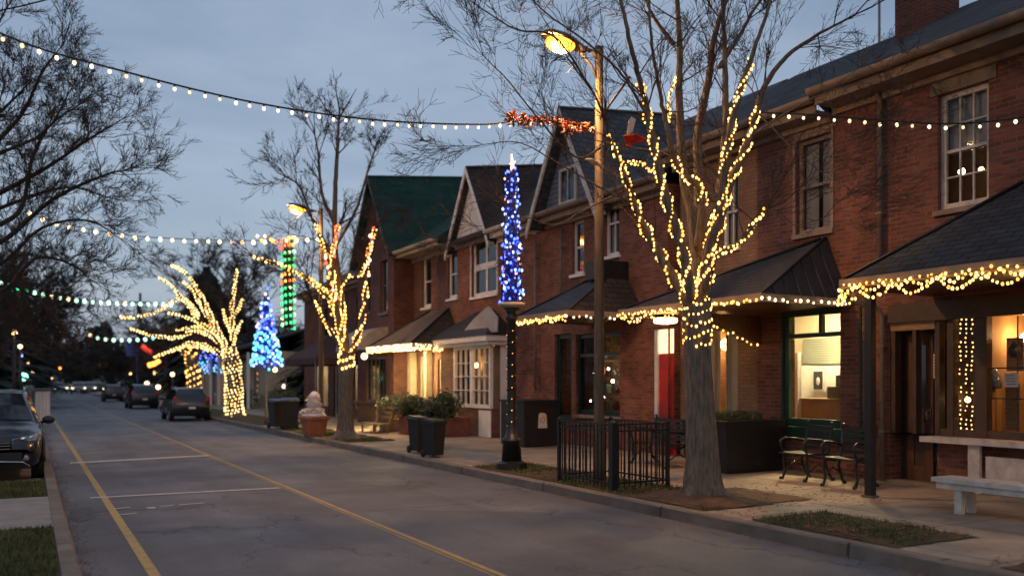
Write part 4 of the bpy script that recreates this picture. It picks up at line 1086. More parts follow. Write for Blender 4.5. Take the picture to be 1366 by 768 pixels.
# ------------------------------------------------------------------ trees
def twigs(mb, p, d, L, r, depth, rg, up=.25, spread=.75, nkid=3, wob=.18, minr=.0035, leafn=3, outw=None):
    """recursive bare branch"""
    n = max(3, int(L/.22)) if depth > 0 else 3
    n = min(n, 8); pts = [p.copy()]; q = p.copy(); dd = d.copy(); dirs = [dd.copy()]
    for i in range(n):
        dd = (dd + Vector((rg.gauss(0, wob), rg.gauss(0, wob), rg.gauss(0, wob) + up*.18))).normalized()
        q = q + dd*(L/n); pts.append(q.copy()); dirs.append(dd.copy())
    rs = [max(minr, r*(1 - .75*i/n)) for i in range(n+1)]
    mb.tube(pts, rs, 6 if r > .04 else (4 if r > .012 else 3), cap=False)
    if depth <= 0: return
    for k in range(nkid + (1 if rg.random() < .5 else 0)):
        t = rg.uniform(.25, 1.0); i = min(n, int(t*n)); base = pts[i]; bd = dirs[i]
        o = bd.orthogonal().normalized(); a = rg.uniform(0, 2*PI); o2 = bd.cross(o)
        side = o*math.cos(a) + o2*math.sin(a)
        nd = (bd + side*spread*rg.uniform(.7, 1.3)).normalized()
        twigs(mb, base, nd, L*rg.uniform(.42, .7), rs[i]*.62, depth-1, rg, up, spread, nkid, wob, minr)

def grown_tree(name, label, x, y, h, r, seed, group=None, depth=5, nlimb=6, m='bark_dark', spread=.7, L0=None, th=.25, minr=.012, z0=PZ, up=.35, nkid=3, lean=(0, 0)):
    rg = random.Random(seed)
    t = thing(name, label, 'tree', (x, y, z0), group)
    tb = MB(); P = [Vector((x, y, z0-.05))]; n = 7; H = h*th
    for i in range(1, n+1): P.append(Vector((x + rg.gauss(0, .06)*i/3 + lean[0]*i/n, y + rg.gauss(0, .06)*i/3 + lean[1]*i/n, z0 + H*i/n)))
    tb.tube(P, [r*1.5] + [r*(1.08 - .32*i/n) for i in range(1, n+1)], 10); tb.build('trunk', MT[m], t)
    cb = MB()
    for k in range(nlimb):
        a = 2*PI*k/nlimb + rg.uniform(-.4, .4); tilt = rg.uniform(.25, .85) if k else .1
        d = Vector((math.cos(a)*math.sin(tilt), math.sin(a)*math.sin(tilt), math.cos(tilt)))
        base = P[-1] - Vector((0, 0, rg.uniform(0, H*.25)))
        twigs(cb, base, d, (L0 or (h-H)*.55)*rg.uniform(.8, 1.15), r*.55, depth, rg, up, spread, nkid, .14, minr)
    cb.build('crown', MT['bark_dark'], t)
    return t

def lit_tree(name, label, trunk, limbs, d0, seed, extra_up=None, twig_depth=3, bark='bark', br=.024, step=.085, wraps=2, lit_from=None, ls_label='', minr=.004, twn=7, twL=1.3, mats=('e_warm', 'e_warm2'), trunk_lit=None, tpm=1.6, flare=1.0, hi=True, twr=.016):
    """trunk: list of (point, radius); limbs: (list of photo points with depth offset, r0, r1, lit range or None)"""
    rg = random.Random(seed); base = trunk[0][0]
    t = thing(name, label, 'tree', tuple(base))
    tb = MB(); TP = [p for p, _ in trunk]; path = catmull(TP, 6); n = len(path)
    def tr_r(f):
        x = f*(len(trunk)-1); i = min(int(x), len(trunk)-2); return trunk[i][1]*(1-(x-i)) + trunk[i+1][1]*(x-i)
    # trunk with root flare and slightly lobed section
    NS = 84; path = catmull(TP, 14); n = len(path); vs = []; phs = [rg.uniform(0, 6) for _ in range(6)]; fs = []
    for i, p in enumerate(path):
        f = i/(n-1); rr_ = tr_r(f)
        for k in range(NS):
            a = 2*PI*k/NS; z_ = p.z; lob = 1 + .03*math.sin(a*5+f*2) + .025*(abs(math.sin(a*8+1.3*math.sin(z_*2.1+phs[0])+phs[1]))-.5) + .022*(abs(math.sin(a*13+1.1*math.sin(z_*3.7+phs[2])+phs[3]))-.5) + .012*math.sin(a*27+2*math.sin(z_*5+phs[4])) + .38*max(0, 1-f*6)*max(-.3, math.sin(a*4+1+.5*math.sin(a*2)))
            vs.append((p.x + rr_*lob*math.cos(a), p.y + rr_*lob*math.sin(a), p.z))
    for i in range(n-1):
        for k in range(NS): fs.append((i*NS+k, i*NS+(k+1) % NS, (i+1)*NS+(k+1) % NS, (i+1)*NS+k))
    tb.add(vs, fs, True)
    tb.build('trunk', MT[bark], t)
    lb = MB(); cb = MB(); B = []; cords = []
    for (pts, r0, r1, lit, tw) in limbs:
        P = [at(px, py, d0+dd) for (px, py, dd) in pts]; path = catmull(P, 8); m_ = len(path)
        path = [q + Vector((rg.gauss(0, .004), rg.gauss(0, .004), 0)) if 0 < i < m_-1 else q for i, q in enumerate(path)]
        rs = [r0 + (r1-r0)*(i/(m_-1)) for i in range(m_)]
        lb.tube(path, rs, 9)
        if lit:
            a, b_ = lit; i0, i1 = int(a*(m_-1)), int(b_*(m_-1)); sub = path[i0:i1+1]
            if len(sub) > 2:
                for w_ in range(wraps):
                    hx = helix(sub, lambda f: (r0+(r1-r0)*(a+(b_-a)*f)) + .012, tpm, w_*2*PI/wraps + rg.uniform(0, 2))
                    cords.append(hx[::2])
                    for q in resample(hx, step):
                        if rg.random() < .05: continue
                        B.append((q + Vector((rg.gauss(0, .008), rg.gauss(0, .008), rg.gauss(0, .008))), br*rg.uniform(.62, 1.25), mats[0] if rg.random() < .72 else mats[1]))
        for _ in range(int(tw)):
            f = rg.uniform(.3, 1.0) ** .8; i = int(f*(m_-1)); i = max(1, min(i, m_-1)); d = (path[i]-path[i-1]).normalized()
            side = Vector((rg.gauss(0, 1), rg.gauss(0, 1), rg.gauss(0, .6))).normalized()
            nd = (d*.6 + side*.8 + Vector((0, 0, .25))).normalized()
            twigs(cb, path[i], nd, twL*rg.uniform(.7, 1.5), min(rs[i]*.5, twr*rg.uniform(.7, 1.4)), twig_depth, rg, .3, .55, 3, .13, minr)
        # tip continues as fine twigs
        d = (path[-1]-path[-2]).normalized()
        if tw:
            for _ in range(3):
                twigs(cb, path[-1], (d + Vector((rg.gauss(0, .35), rg.gauss(0, .35), rg.gauss(0, .25)))).normalized(), twL*1.1, r1*.9, twig_depth, rg, .3, .7, 3, .2, minr)
    lb.build('limbs', MT[bark], t); 
    if cb.v: cb.build('twigs', MT['twig'], t)
    if trunk_lit:
        f0, f1, turns, st_ = trunk_lit; TPp = catmull(TP, 6); nn_ = len(TPp); sub = TPp[int(f0*(nn_-1)):int(f1*(nn_-1))+1]
        for w_ in range(2):
            hx = helix(sub, lambda f: tr_r(f0+(f1-f0)*f)*1.03 + .015, turns, w_*PI)
            cords.append(hx[::1])
            for q in resample(hx, st_): B.append((q + Vector((0, 0, rg.gauss(0, .02))), br*rg.uniform(.8, 1.15), mats[0] if rg.random() < .8 else mats[1]))
    if B: light_string('tree_lights', ls_label, 'tree lights', B, cords, None, 'cord_green', .005, 3, hi)
    return t

# near tree
b0 = Vector((8.32, 9.2, PZ-.02)); 
def tpt(px, py, d): return at(px, py, d)
D1 = 12.05
trunk1 = [(b0, .37), (tpt(938, 645, D1), .27), (tpt(937, 610, D1), .225), (tpt(934, 540, D1), .195), (tpt(931, 480, D1), .183), (tpt(930, 430, D1), .20), (tpt(930, 398, D1), .19)]
L1_ = [
 ([(926, 412, 0), (906, 383, .1), (879, 337, .2), (854, 292, .2), (829, 221, .1), (811, 178, -.1)], .10, .022, (0, 1), 7),
 ([(815, 190, -.1), (795, 130, -.2), (762, 85, -.1), (722, 20, .4)], .022, .008, None, 7),
 ([(928, 410, 0), (921, 387, -.2), (910, 333, -.3), (887, 258, -.4), (873, 196, -.4), (860, 133, -.4), (850, 95, -.4), (832, 20, -.5), (820, -50, -.5)], .09, .025, (0, .72), 9),
 ([(931, 405, .1), (925, 300, .3), (912, 237, .4), (906, 121, .5), (907, 70, .5), (902, -20, .6), (895, -120, .6)], .10, .03, None, 10),
 ([(932, 405, .2), (933, 300, .5), (931, 183, .7), (945, 108, .8), (953, 50, .8), (975, -20, .9), (990, -90, .9)], .10, .03, None, 10),
 ([(934, 408, 0), (944, 342, -.1), (960, 260, -.1), (967, 190, 0), (968, 120, 0), (966, 50, .1), (962, -40, .2)], .095, .03, (0, .35), 9),
 ([(934, 400, -.1), (946, 335, -.3), (960, 280, -.4), (973, 180, -.4), (988, 120, -.4), (1003, 75, -.5), (1022, 20, -.5), (1040, -40, -.5)], .08, .02, (0, .72), 8),
 ([(936, 405, .1), (952, 335, .2), (972, 250, .3), (1000, 183, .3), (1016, 125, .2), (1045, 80, .1), (1085, 50, 0), (1140, 20, -.2)], .085, .018, (0, .55), 9),
 ([(938, 385, -.1), (954, 345, -.2), (983, 325, -.3), (1006, 300, -.4), (1024, 278, -.5)], .045, .02, (.15, 1), 5),
 ([(930, 330, .1), (937, 258, .1), (915, 235, -.1), (899, 210, -.2), (890, 170, -.3), (880, 120, -.3), (868, 50, -.4), (866, -20, -.4)], .06, .02, (.12, .45), 7),
 ([(846, 262, .1), (831, 221, 0), (858, 220, -.2), (875, 233, -.4)], .02, .015, (.3, 1), 0),
 ([(866, 160, -.4), (830, 100, -.6), (780, 55, -.8), (720, 10, -1.0), (690, -30, -1.2)], .024, .008, None, 8),
 ([(812, 190, 0), (770, 210, -.2), (720, 160, -.5), (680, 110, -.7), (645, 75, -.9)], .022, .008, None, 8),
 ([(845, 270, .1), (800, 250, 0), (740, 215, -.2), (690, 190, -.3), (630, 195, -.4)], .018, .006, None, 6),
 ([(840, 250, .1), (780, 280, 0), (740, 300, -.1), (700, 290, -.2), (660, 300, -.2)], .016, .005, None, 5),
 ([(905, 100, .5), (893, 130, .5), (892, 168, .5)], .012, .008, (0, 1), 0),
 ([(960, 90, 0), (985, 50, .2), (1015, 0, .3), (1060, -50, .4)], .04, .015, None, 8),
 ([(1000, 183, .3), (1050, 150, .3), (1110, 120, .2), (1160, 110, .1)], .022, .006, None, 5),
 ([(900, 60, .5), (870, 20, .5), (850, -30, .5)], .04, .015, None, 5),
 ([(790, 120, -.2), (740, 50, -.4), (690, 40, -.5), (640, 10, -.6), (600, -20, -.6)], .02, .008, None, 9),
 ([(1010, 150, .2), (1060, 200, .1), (1100, 230, 0), (1130, 215, 0)], .015, .005, None, 4),
 ([(1024, 278, -.5), (1060, 300, -.6), (1100, 290, -.7)], .014, .005, None, 3),
]
L1 = [(a, b*(.86 if d is None else .94), c*.72, d, int(e*.85+.5)) for a, b, c, d, e in L1_]
lit_tree('bare_tree', 'near bare street tree with thick grey trunk and limbs wound with warm lights', trunk1, L1, D1, 11, ls_label='warm bulbs wound round the limbs of the near tree', trunk_lit=(.74, 1.0, 3.4, .07), br=.0170, step=.060, tpm=1.25, twn=8, twig_depth=3, minr=.0028, twL=.85, twr=.011)

mb = MB(); N_ = 36; vs = [(b0.x, b0.y, PZ+.12)]; rg = random.Random(6)
for ring, (rr_, zz) in enumerate(((.42, .085), (.62, .045), (.85, .016))):
    for k_ in range(N_):
        a = 2*PI*k_/N_; q = rr_*(1+.12*math.sin(a*3+ring)+rg.uniform(-.04, .04)); vs.append((max(XK, b0.x+q*math.cos(a)), b0.y+q*math.sin(a), PZ+zz+rg.uniform(-.006, .006)))
fs = [(0, 1+k_, 1+(k_+1) % N_) for k_ in range(N_)] + [(1+r_*N_+k_, 1+(r_+1)*N_+k_, 1+(r_+1)*N_+(k_+1) % N_, 1+r_*N_+(k_+1) % N_) for r_ in range(2) for k_ in range(N_)]
mb.add(vs, fs, True); tag(mb.build('soil_mound', MT['dirt']), kind='structure')
# second tree
D2 = 24.6
g2 = Vector((7.95, 23.8, PZ-.02))
trunk2 = [(g2, .45), (at(461, 572, D2), .24), (at(461, 545, D2), .21), (at(461, 510, D2), .20), (at(462, 488, D2), .22), (at(462, 470, D2), .2)]
L2_ = [
 ([(462, 486, 0), (456, 450, 0), (447, 400, 0), (443, 360, 0), (446, 320, .1), (452, 300, .2)], .11, .03, (0, 1), 6),
 ([(460, 478, 0), (452, 420, .2), (440, 395, .2), (415, 375, .2), (390, 360, .2), (362, 350, .1), (338, 342, 0)], .08, .02, (.1, 1), 5),
 ([(446, 405, 0), (428, 388, -.1), (405, 368, -.1), (382, 362, -.2)], .05, .02, (.1, 1), 3),
 ([(464, 484, 0), (475, 455, -.1), (486, 410, -.2), (488, 370, -.2), (492, 335, -.2), (500, 306, -.2)], .09, .03, (0, 1), 6),
 ([(462, 480, 0), (446, 450, -.3), (432, 425, -.4), (418, 402, -.5)], .06, .03, (0, 1), 4),
 ([(462, 480, .2), (452, 440, .3), (440, 405, .3), (438, 385, .3)], .06, .03, (0, 1), 4),
 ([(448, 405, 0), (440, 360, -.1), (432, 330, -.1), (424, 312, -.2), (421, 296, -.3)], .05, .02, (.3, 1), 4),
 ([(460, 440, .1), (457, 400, .1), (462, 370, .1), (480, 366, 0), (488, 352, -.1)], .05, .02, (0, 1), 3),
 ([(462, 470, .3), (455, 400, .4), (447, 330, .4), (447, 260, .4), (450, 200, .4), (452, 160, .4)], .12, .035, None, 14),
 ([(447, 300, .4), (430, 260, .5), (425, 210, .5), (420, 180, .5)], .06, .02, None, 10),
 ([(447, 330, .4), (475, 280, .5), (490, 230, .5), (500, 200, .5)], .05, .02, None, 9),
 ([(450, 360, .4), (420, 300, .4), (400, 250, .5), (380, 235, .5)], .05, .02, None, 9),
]
L2 = [(a, b, c, d, int(e*.6+.5)) for a, b, c, d, e in L2_]
lit_tree('bare_tree', 'second bare street tree lit from its fork upward, unlit trunk below', trunk2, L2, D2, 12, ls_label='warm and amber bulbs on the limbs of the second tree', br=.034, step=.115, tpm=.8, trunk_lit=(.78, 1.0, 2.2, .11), twig_depth=3, minr=.005, twL=.95, hi=False, twr=.018)
# red bulbs on the tips of the second tree
rg = random.Random(5); B = []; C_ = []
for pts in (((500, 306, -.2), (492, 335, -.2), (488, 368, -.2)), ((450, 300, .1), (447, 330, .1), (444, 350, .1)), ((436, 340, -.1), (440, 375, -.1), (448, 405, 0)), ((341, 318, .1), (360, 318, .1), (378, 330, .1))):
    P = resample(catmull([at(a, b, D2+c_-.1) for a, b, c_ in pts], 8), .13); C_.append(P)
    for q in P: B.append((q + Vector((rg.gauss(0, .04), rg.gauss(0, .04), rg.gauss(0, .04))), .045, rg.choice(['e_red', 'e_pink', 'e_red', 'e_warm2'])))
light_string('tree_lights', 'red and pink bulbs at the branch tips of the second tree', 'tree lights', B, C_, None, 'cord_green', .005, 3, False)

# third tree, fully wound
D3 = 40.0
x3, y3 = onZ(312.6, 555, PZ); g3 = Vector((x3, y3, PZ-.02)); D3 = x3*ST + y3*CT
trunk3 = [(g3, .50), (at(312, 545, D3), .42), (at(312, 525, D3), .38), (at(311, 500, D3), .37), (at(309, 484, D3), .40), (at(307, 470, D3), .3)]
L3 = [
 ([(309, 480, 0), (300, 460, 0), (285, 428, 0), (265, 388, 0), (245, 362, 0), (228, 354, 0)], .18, .05, (0, 1), 0),
 ([(305, 474, 0), (290, 445, .3), (268, 408, .3), (255, 385, .3), (241, 374, .3)], .14, .05, (0, 1), 0),
 ([(290, 445, 0), (266, 430, -.3), (255, 412, -.3), (243, 398, -.4), (225, 378, -.4), (209, 369, -.4)], .12, .04, (0, 1), 0),
 ([(262, 428, 0), (262, 415, .2), (241, 398, .2), (211, 415, .2), (180, 423, .1), (160, 423, 0)], .08, .035, (0, 1), 0),
 ([(264, 430, 0), (240, 420, -.3), (221, 417, -.4)], .05, .03, (0, 1), 0),
 ([(303, 472, 0), (285, 450, -.3), (262, 442, -.4), (235, 450, -.4), (221, 450, -.4), (201, 447, -.5), (172, 438, -.5)], .13, .035, (0, 1), 0),
 ([(302, 482, 0), (285, 466, -.4), (268, 459, -.5), (250, 458, -.5), (235, 465, -.6), (204, 477, -.6)], .13, .035, (0, 1), 0),
 ([(311, 482, 0), (312, 465, 0), (309, 415, 0), (313, 385, 0), (316, 357, 0)], .19, .05, (0, 1), 0),
 ([(309, 445, 0), (302, 430, -.1), (297, 411, -.2)], .07, .04, (0, 1), 0),
 ([(312, 455, 0), (317, 440, -.1), (323, 425, -.2)], .07, .04, (0, 1), 0),
 ([(310, 425, 0), (318, 412, -.1), (324, 398, -.2)], .07, .04, (0, 1), 0),
 ([(300, 462, 0), (280, 440, .5), (262, 436, .5), (235, 440, .6)], .09, .04, (0, 1), 0),
 ([(309, 470, .1), (290, 470, .4), (262, 462, .6), (232, 465, .6)], .09, .04, (0, 1), 0),
]
L3 = [(a, b*.62, c*.55, d, 3) for a, b, c, d, e in L3]
lit_tree('bare_tree', 'short pruned street tree wound top to bottom in dense yellow lights', trunk3, L3, D3, 13, ls_label='dense yellow bulbs covering the whole pruned tree', br=.036, step=.15, tpm=.7, wraps=3, trunk_lit=(.02, 1.0, 3.2, .17), mats=('e_pale', 'e_warm'), twL=.9, twig_depth=2, minr=.008, hi=False)
# fourth
x4, y4 = onZ(257, 532, PZ); D4 = x4*ST + y4*CT; D4 = 62; g4 = at(259, 535, D4); g4.z = PZ
trunk4 = [(g4, .5), (at(259, 515, D4), .45), (at(258, 500, D4), .42), (at(256, 488, D4), .5)]
L4 = [([(256, 488, 0), (248, 475, 0), (243, 466, 0)], .3, .12, (0, 1), 0), ([(257, 488, 0), (262, 476, 0), (264, 468, 0)], .25, .12, (0, 1), 0), ([(254, 488, 0), (252, 470, .3), (255, 460, .3)], .2, .1, (0, 1), 0)]
lit_tree('bare_tree', 'farther yellow lit tree seen behind the parked car', trunk4, L4, D4, 14, ls_label='yellow bulbs wrapped over the farther lit tree', br=.06, step=.28, tpm=.5, wraps=2, trunk_lit=(.02, 1.0, 1.2, .3), hi=False)

# unlit trees
LT = at(-150, 480, 19.6); LT.z = .1
trunkL = [(LT, .5), (LT + Vector((.02, 0, 1.2)), .34), (LT + Vector((.05, 0, 2.6)), .30), (LT + Vector((.1, 0, 3.4)), .26)]
o_ = (-145, 300, 0)
LL_ = [([o_, (-60, 285, .3), (0, 257, .4), (61, 224, .3), (117, 187, .2), (165, 158, 0)], .13, .014, None, 26),
 ([o_, (-60, 330, -.3), (0, 323, -.4), (70, 266, -.5), (141, 233, -.6), (168, 228, -.8)], .12, .014, None, 26),
 ([o_, (-90, 230, .5), (-30, 210, .7), (28, 154, .8), (56, 97, .9), (84, 60, .8)], .13, .014, None, 24),
 ([o_, (-50, 310, 0), (23, 285, -.1), (42, 215, -.1), (66, 168, -.2), (118, 132, -.4)], .11, .014, None, 24),
 ([o_, (-60, 345, 1.2), (0, 370, 1.6), (50, 400, 1.8), (80, 430, 1.8)], .09, .012, None, 24),
 ([o_, (-60, 400, 1.0), (-10, 430, 1.4), (30, 450, 1.6)], .08, .012, None, 20),
 ([o_, (-70, 350, .6), (0, 351, .8), (56, 304, 1), (117, 294, 1), (160, 318, 1)], .10, .012, None, 20),
 ([o_, (-70, 370, -.8), (0, 388, -1.0), (47, 345, -1.2), (94, 352, -1.3), (120, 372, -1.3)], .09, .012, None, 20),
 ([o_, (-100, 180, .1), (-60, 110, 0), (-20, 60, 0), (10, 10, .1)], .12, .02, None, 20),
 ([o_, (-60, 240, 1.2), (0, 205, 1.6), (60, 175, 1.8), (100, 110, 2.0)], .11, .014, None, 22),
 ([o_, (-60, 300, 1.5), (20, 270, 2.0), (90, 250, 2.4), (150, 265, 2.6)], .11, .014, None, 22),
 ([o_, (-60, 200, -.9), (0, 150, -1.2), (40, 110, -1.4)], .1, .014, None, 20)]
LL = [(a, b*.72, c*.8, d, int(e*1.15)) for a, b, c, d, e in LL_]
lit_tree('bare_tree', 'large dark bare tree overhanging the road from the left', trunkL, LL, 19.6, 21, bark='bark_dark', twig_depth=3, minr=.0042, twL=.8, twr=.012)
grown_tree('bare_tree', 'dark bare tree behind the largest one on the left', -2.3, 37, 9, .26, 22, nlimb=10, depth=5, L0=2.9, spread=.8, th=.2, minr=.012, up=.05)
grown_tree('bare_tree', 'dim bare tree farther back on the left side', -4.6, 60, 10, .3, 23, nlimb=10, depth=5, L0=3.4, spread=.9, minr=.018, up=.0, th=.18)
grown_tree('bare_tree', 'tall bare tree rising behind the fully lit tree', 13.2, 66, 16, .35, 24, nlimb=10, depth=5, L0=4.5, spread=.7, th=.30, minr=.016, up=.2)
rg = random.Random(77)
spots = [(-2.2, 75), (-1.6, 92), (-4, 112), (-1.8, 135), (2, 215), (9, 230), (17, 200), (22, 170), (28, 150), (16, 120), (17, 95), (20, 140), (-3, 165), (-2, 195), (14, 260), (26, 230)]
tp = grown_tree('bare_tree', 'dim bare tree at the far end of the street', spots[0][0], spots[0][1], 15, .35, 26, 'bare trees at the far end of the street', nlimb=10, depth=4, L0=6, spread=.8, th=.15, minr=.03, up=.15, nkid=4, z0=.1)
for (x, y) in spots[1:]:
    s_ = rg.uniform(.75, 1.2)
    dup(tp, (x, y, .1), rg.uniform(0, 6), scale=(s_*1.1, s_*1.1, s_*.9))
def conifer(name, label, x, y, h, rb, seed, group=None, layers=26, z0=.1):
    rg = random.Random(seed); t = thing(name, label, 'tree', (x, y, z0), group)
    b = MB(); b.tube([(x, y, z0), (x, y, z0+h*.96)], [h*.018+.05, .03], 7); b.build('trunk', MT['bark_dark'], t)
    c = MB(); vs = []; fs = []
    for i in range(layers*60):
        f = rg.random()**.8; z = z0 + h*(.06 + .94*f); R_ = rb*(1-f)**.8*rg.uniform(.35, 1.08) + .1; a = rg.uniform(0, 2*PI)
        px, py = x + R_*math.cos(a), y + R_*math.sin(a); s_ = rb*rg.uniform(.06, .16)
        b_ = len(vs); ex, ey = math.cos(a), math.sin(a)
        vs += [(px - ey*s_*.5, py + ex*s_*.5, z+rg.uniform(-.1, .1)), (px + ey*s_*.5, py - ex*s_*.5, z), (px + ex*s_*1.3, py + ey*s_*1.3, z - s_*.9), (px - ex*s_, py - ey*s_, z + s_*.6)]
        fs += [(b_, b_+2, b_+1), (b_, b_+1, b_+3)]
    c.add(vs, fs); c.build('crown', MT['conifer'], t)
    return t
cz = conifer('conifer', 'dark evergreen rising behind the yellow lit tree', 14.5, 84, 12.0, 4.6, 31, layers=70)
dup(cz, (16.2, 48.5, .1), 3.0, label='evergreen beside the dim brick house end', scale=(.9, .9, .6))
for (x, y, sc_, lb) in ((15.5, 58, .62, 'bare tree behind the dim brick house end'), (12.6, 92, .8, 'bare tree beyond the evergreen and the lit tree'), (9.2, 118, .7, 'bare tree left of the evergreen far along the right side')):
    dup(tp, (x, y, .1), x, label=lb, scale=(sc_, sc_, sc_*.8)); 
dup(cz, (-5.0, 66, .1), 4.0, label='dark evergreen at the far left behind the bare trees', scale=(1.5, 1.5, .75))
dup(cz, (-5.5, 88, .1), 5.0, label='second dark evergreen at the left, farther back', scale=(1.6, 1.6, .8))
dup(cz, (-4.5, 125, .1), 5.6, label='third dark evergreen at the left beside the far road', scale=(1.5, 1.5, .85))
# distant ridge
hm = MB(); rg = random.Random(9); n = 60; vs = []
for i in range(n+1):
    x = -160 + 420*i/n; z = 5 + 2.5*math.sin(i*.35) + 1.2*math.sin(i*.9) + rg.uniform(-.3, .3)
    vs += [(x, 330, -1), (x, 380, z), (x, 470, z*.8), (x, 520, -1)]
hm.add(vs, [(4*i+j, 4*i+4+j, 4*i+5+j, 4*i+1+j) for i in range(n) for j in range(3)], True); tag(hm.build('hills', MT['hill']), kind='structure')
# dark shrub / woodland belt at street end
rg = random.Random(12); mb = MB()
for i in range(150):
    x = rg.uniform(-60, 90); y = rg.uniform(240, 300); H_ = (13 if x < 18 else 10) + 3*math.sin(x*.16) + 2*math.sin(x*.41); leafclump(mb, (x, y, rg.uniform(1, H_)), rg.uniform(3, 5), 240, rg, .8)
tag(mb.build('woodland', MT['conifer']), 'dark far off woodland closing the end of the street', 'woodland', kind='stuff')

# ------------------------------------------------------------------ blue cones, columns
def light_cone(label, base, z0, z1, r0, r1, n, mats, br, pole_r, seed, ring=None, hi=True, ped=True, grp=None):
    rg = random.Random(seed); x, y = base
    t = thing('lamp_post_pedestal', label[0], 'post', (x, y, PZ))
    p = MB()
    if ped:
        p.lathe((x, y, PZ), [(.30, 0), (.30, .12), (.20, .16)], 8, False); p.build('base', MT['black_iron'], t)
        p = MB(); p.lathe((x, y, PZ), [(.19, .161), (.17, .50), (.20, .52), (.20, .56), (.12, .62), (.085, .8), (.085, z0-PZ-.35), (.13, z0-PZ-.3), (.10, z0-PZ-.26), (.10, z0-PZ-.2), (.16, z0-PZ-.12)], 16); p.build('shaft', MT['black_iron'], t)
        p = MB(); p.lathe((x, y, z0-.12), [(.19, 0), (.26, .05), (.26, .10)], 16); p.build('top_plate', MT['cream'], t)
    else:
        p.lathe((x, y, PZ), [(.09, 0), (.06, .3), (.05, z0-PZ)], 10); p.build('shaft', MT['grey_metal'], t)
    # cone itself: wire cage + bulbs
    B = []; C_ = []
    for k_ in range(8):
        a = 2*PI*k_/8; C_.append([(x + r0*math.cos(a), y + r0*math.sin(a), z0), (x + (r0+r1)/2*math.cos(a), y + (r0+r1)/2*math.sin(a), (z0+z1)/2), (x + r1*math.cos(a), y + r1*math.sin(a), z1)])
    turns = 11; pts = []
    for i in range(turns*14+1):
        f = i/(turns*14); R_ = r0 + (r1-r0)*f; a = 2*PI*turns*f; pts.append(Vector((x + R_*math.cos(a), y + R_*math.sin(a), z0 + (z1-z0)*f)))
    C_.append(pts)
    tot = sum((a-b).length for a, b in zip(pts, pts[1:]))
    for q in resample(pts, tot/n):
        ja = (z1-z0)/turns*.32; q = q + Vector((rg.gauss(0, .02), rg.gauss(0, .02), rg.gauss(0, ja)))
        f = min(1, max(0, (q.z-z0)/(z1-z0))); m = mats(f, rg)
        B.append((q, br*rg.uniform(.8, 1.15), m))
    light_string('light_cone', label[1], 'light tree', B, C_, None, 'cord', .010, 4, hi)
    rg = random.Random(seed+1); mb = MB()
    for k_ in range(int(160)):
        f = k_/160; R_ = (r0 + (r1-r0)*f)*.8; leafclump(mb, (x, y, z0+.02+(z1-z0)*f*.98), R_, 22, rg, .035*max(1, R_*2.2), (1, 1, .6))
    tag(mb.build('garland_cone', MT['garland_blue_glow']), label[2], 'garland')
    return t
def bluemix(f, rg):
    q = rg.random()
    if q < .55: return 'e_blue'
    if q < .93: return 'e_sky'
    return 'e_pink'
light_cone(['ornate black iron post with pale top plate carrying the slim blue light column', 'slim tall column of blue and white lights on a black iron post', 'garland fuzz with the blue glow in its colour, filling the slim light column'], (7.9, 14.1), 3.28, 5.75, .20, .10, 190, bluemix, .023, .08, 41)
p = MB()
for k_ in range(5):
    a = PI/2 + 2*PI*k_/5
    p.slab([(7.9, 14.1+.03*math.cos(a+1.2), 5.86+.03*math.sin(a+1.2)), (7.9, 14.1+.12*math.cos(a), 5.86+.12*math.sin(a)), (7.9, 14.1+.03*math.cos(a-1.2), 5.86+.03*math.sin(a-1.2))], .03, (-1, 0, 0))
p.tube([(7.9, 14.1, 5.7), (7.9, 14.1, 6.05)], .015, 6)
tag(p.build('star_topper', MT['e_pink']), 'small pinkish star on top of the slim blue light column', 'star')
# small amber lights up the post
rg = random.Random(8); B = []; pts = []
for i in range(120):
    f = i/119; a = f*2*PI*9; pts.append(Vector((7.9+.10*math.cos(a), 14.1+.10*math.sin(a), .9+f*1.9)))
for q in resample(pts, .22): B.append((q, .008, 'e_warm2'))
light_string('post_lights', 'tiny dim amber bulbs spiralled up the black iron post', 'string lights', B, [pts], None, 'cord_green', .008, 4)
def bluemix2(f, rg):
    q = rg.random()
    if f < .45: return 'e_cyan' if q < .5 else ('e_sky' if q < .85 else 'e_blue')
    return 'e_blue' if q < .6 else ('e_sky' if q < .93 else 'e_pink')
light_cone(['thin grey pole under the wide blue light cone', 'wide blue and cyan cone of lights on a thin pole', 'garland fuzz with the blue glow in its colour, filling the wide cone'], (7.95, 33.4), 2.42, 5.2, .60, .05, 190, bluemix2, .05, .05, 42, hi=False, ped=False)
light_cone(['thin pole under the far small blue cone', 'small far blue cone of lights behind the yellow tree', 'garland fuzz coloured with blue glow, filling the small far cone'], tuple(at(284, 520, 62))[:2], 2.4, 4.2, .55, .1, 44, bluemix2, .05, .05, 43, hi=False, ped=False)
light_cone(['thin pole under the farther blue cone', 'farthest small blue cone of lights left of its twin', 'garland fuzz coloured with blue glow, filling the farthest cone'], tuple(at(272, 520, 64))[:2], 2.5, 4.3, .45, .1, 38, bluemix2, .05, .05, 44, hi=False, ped=False)

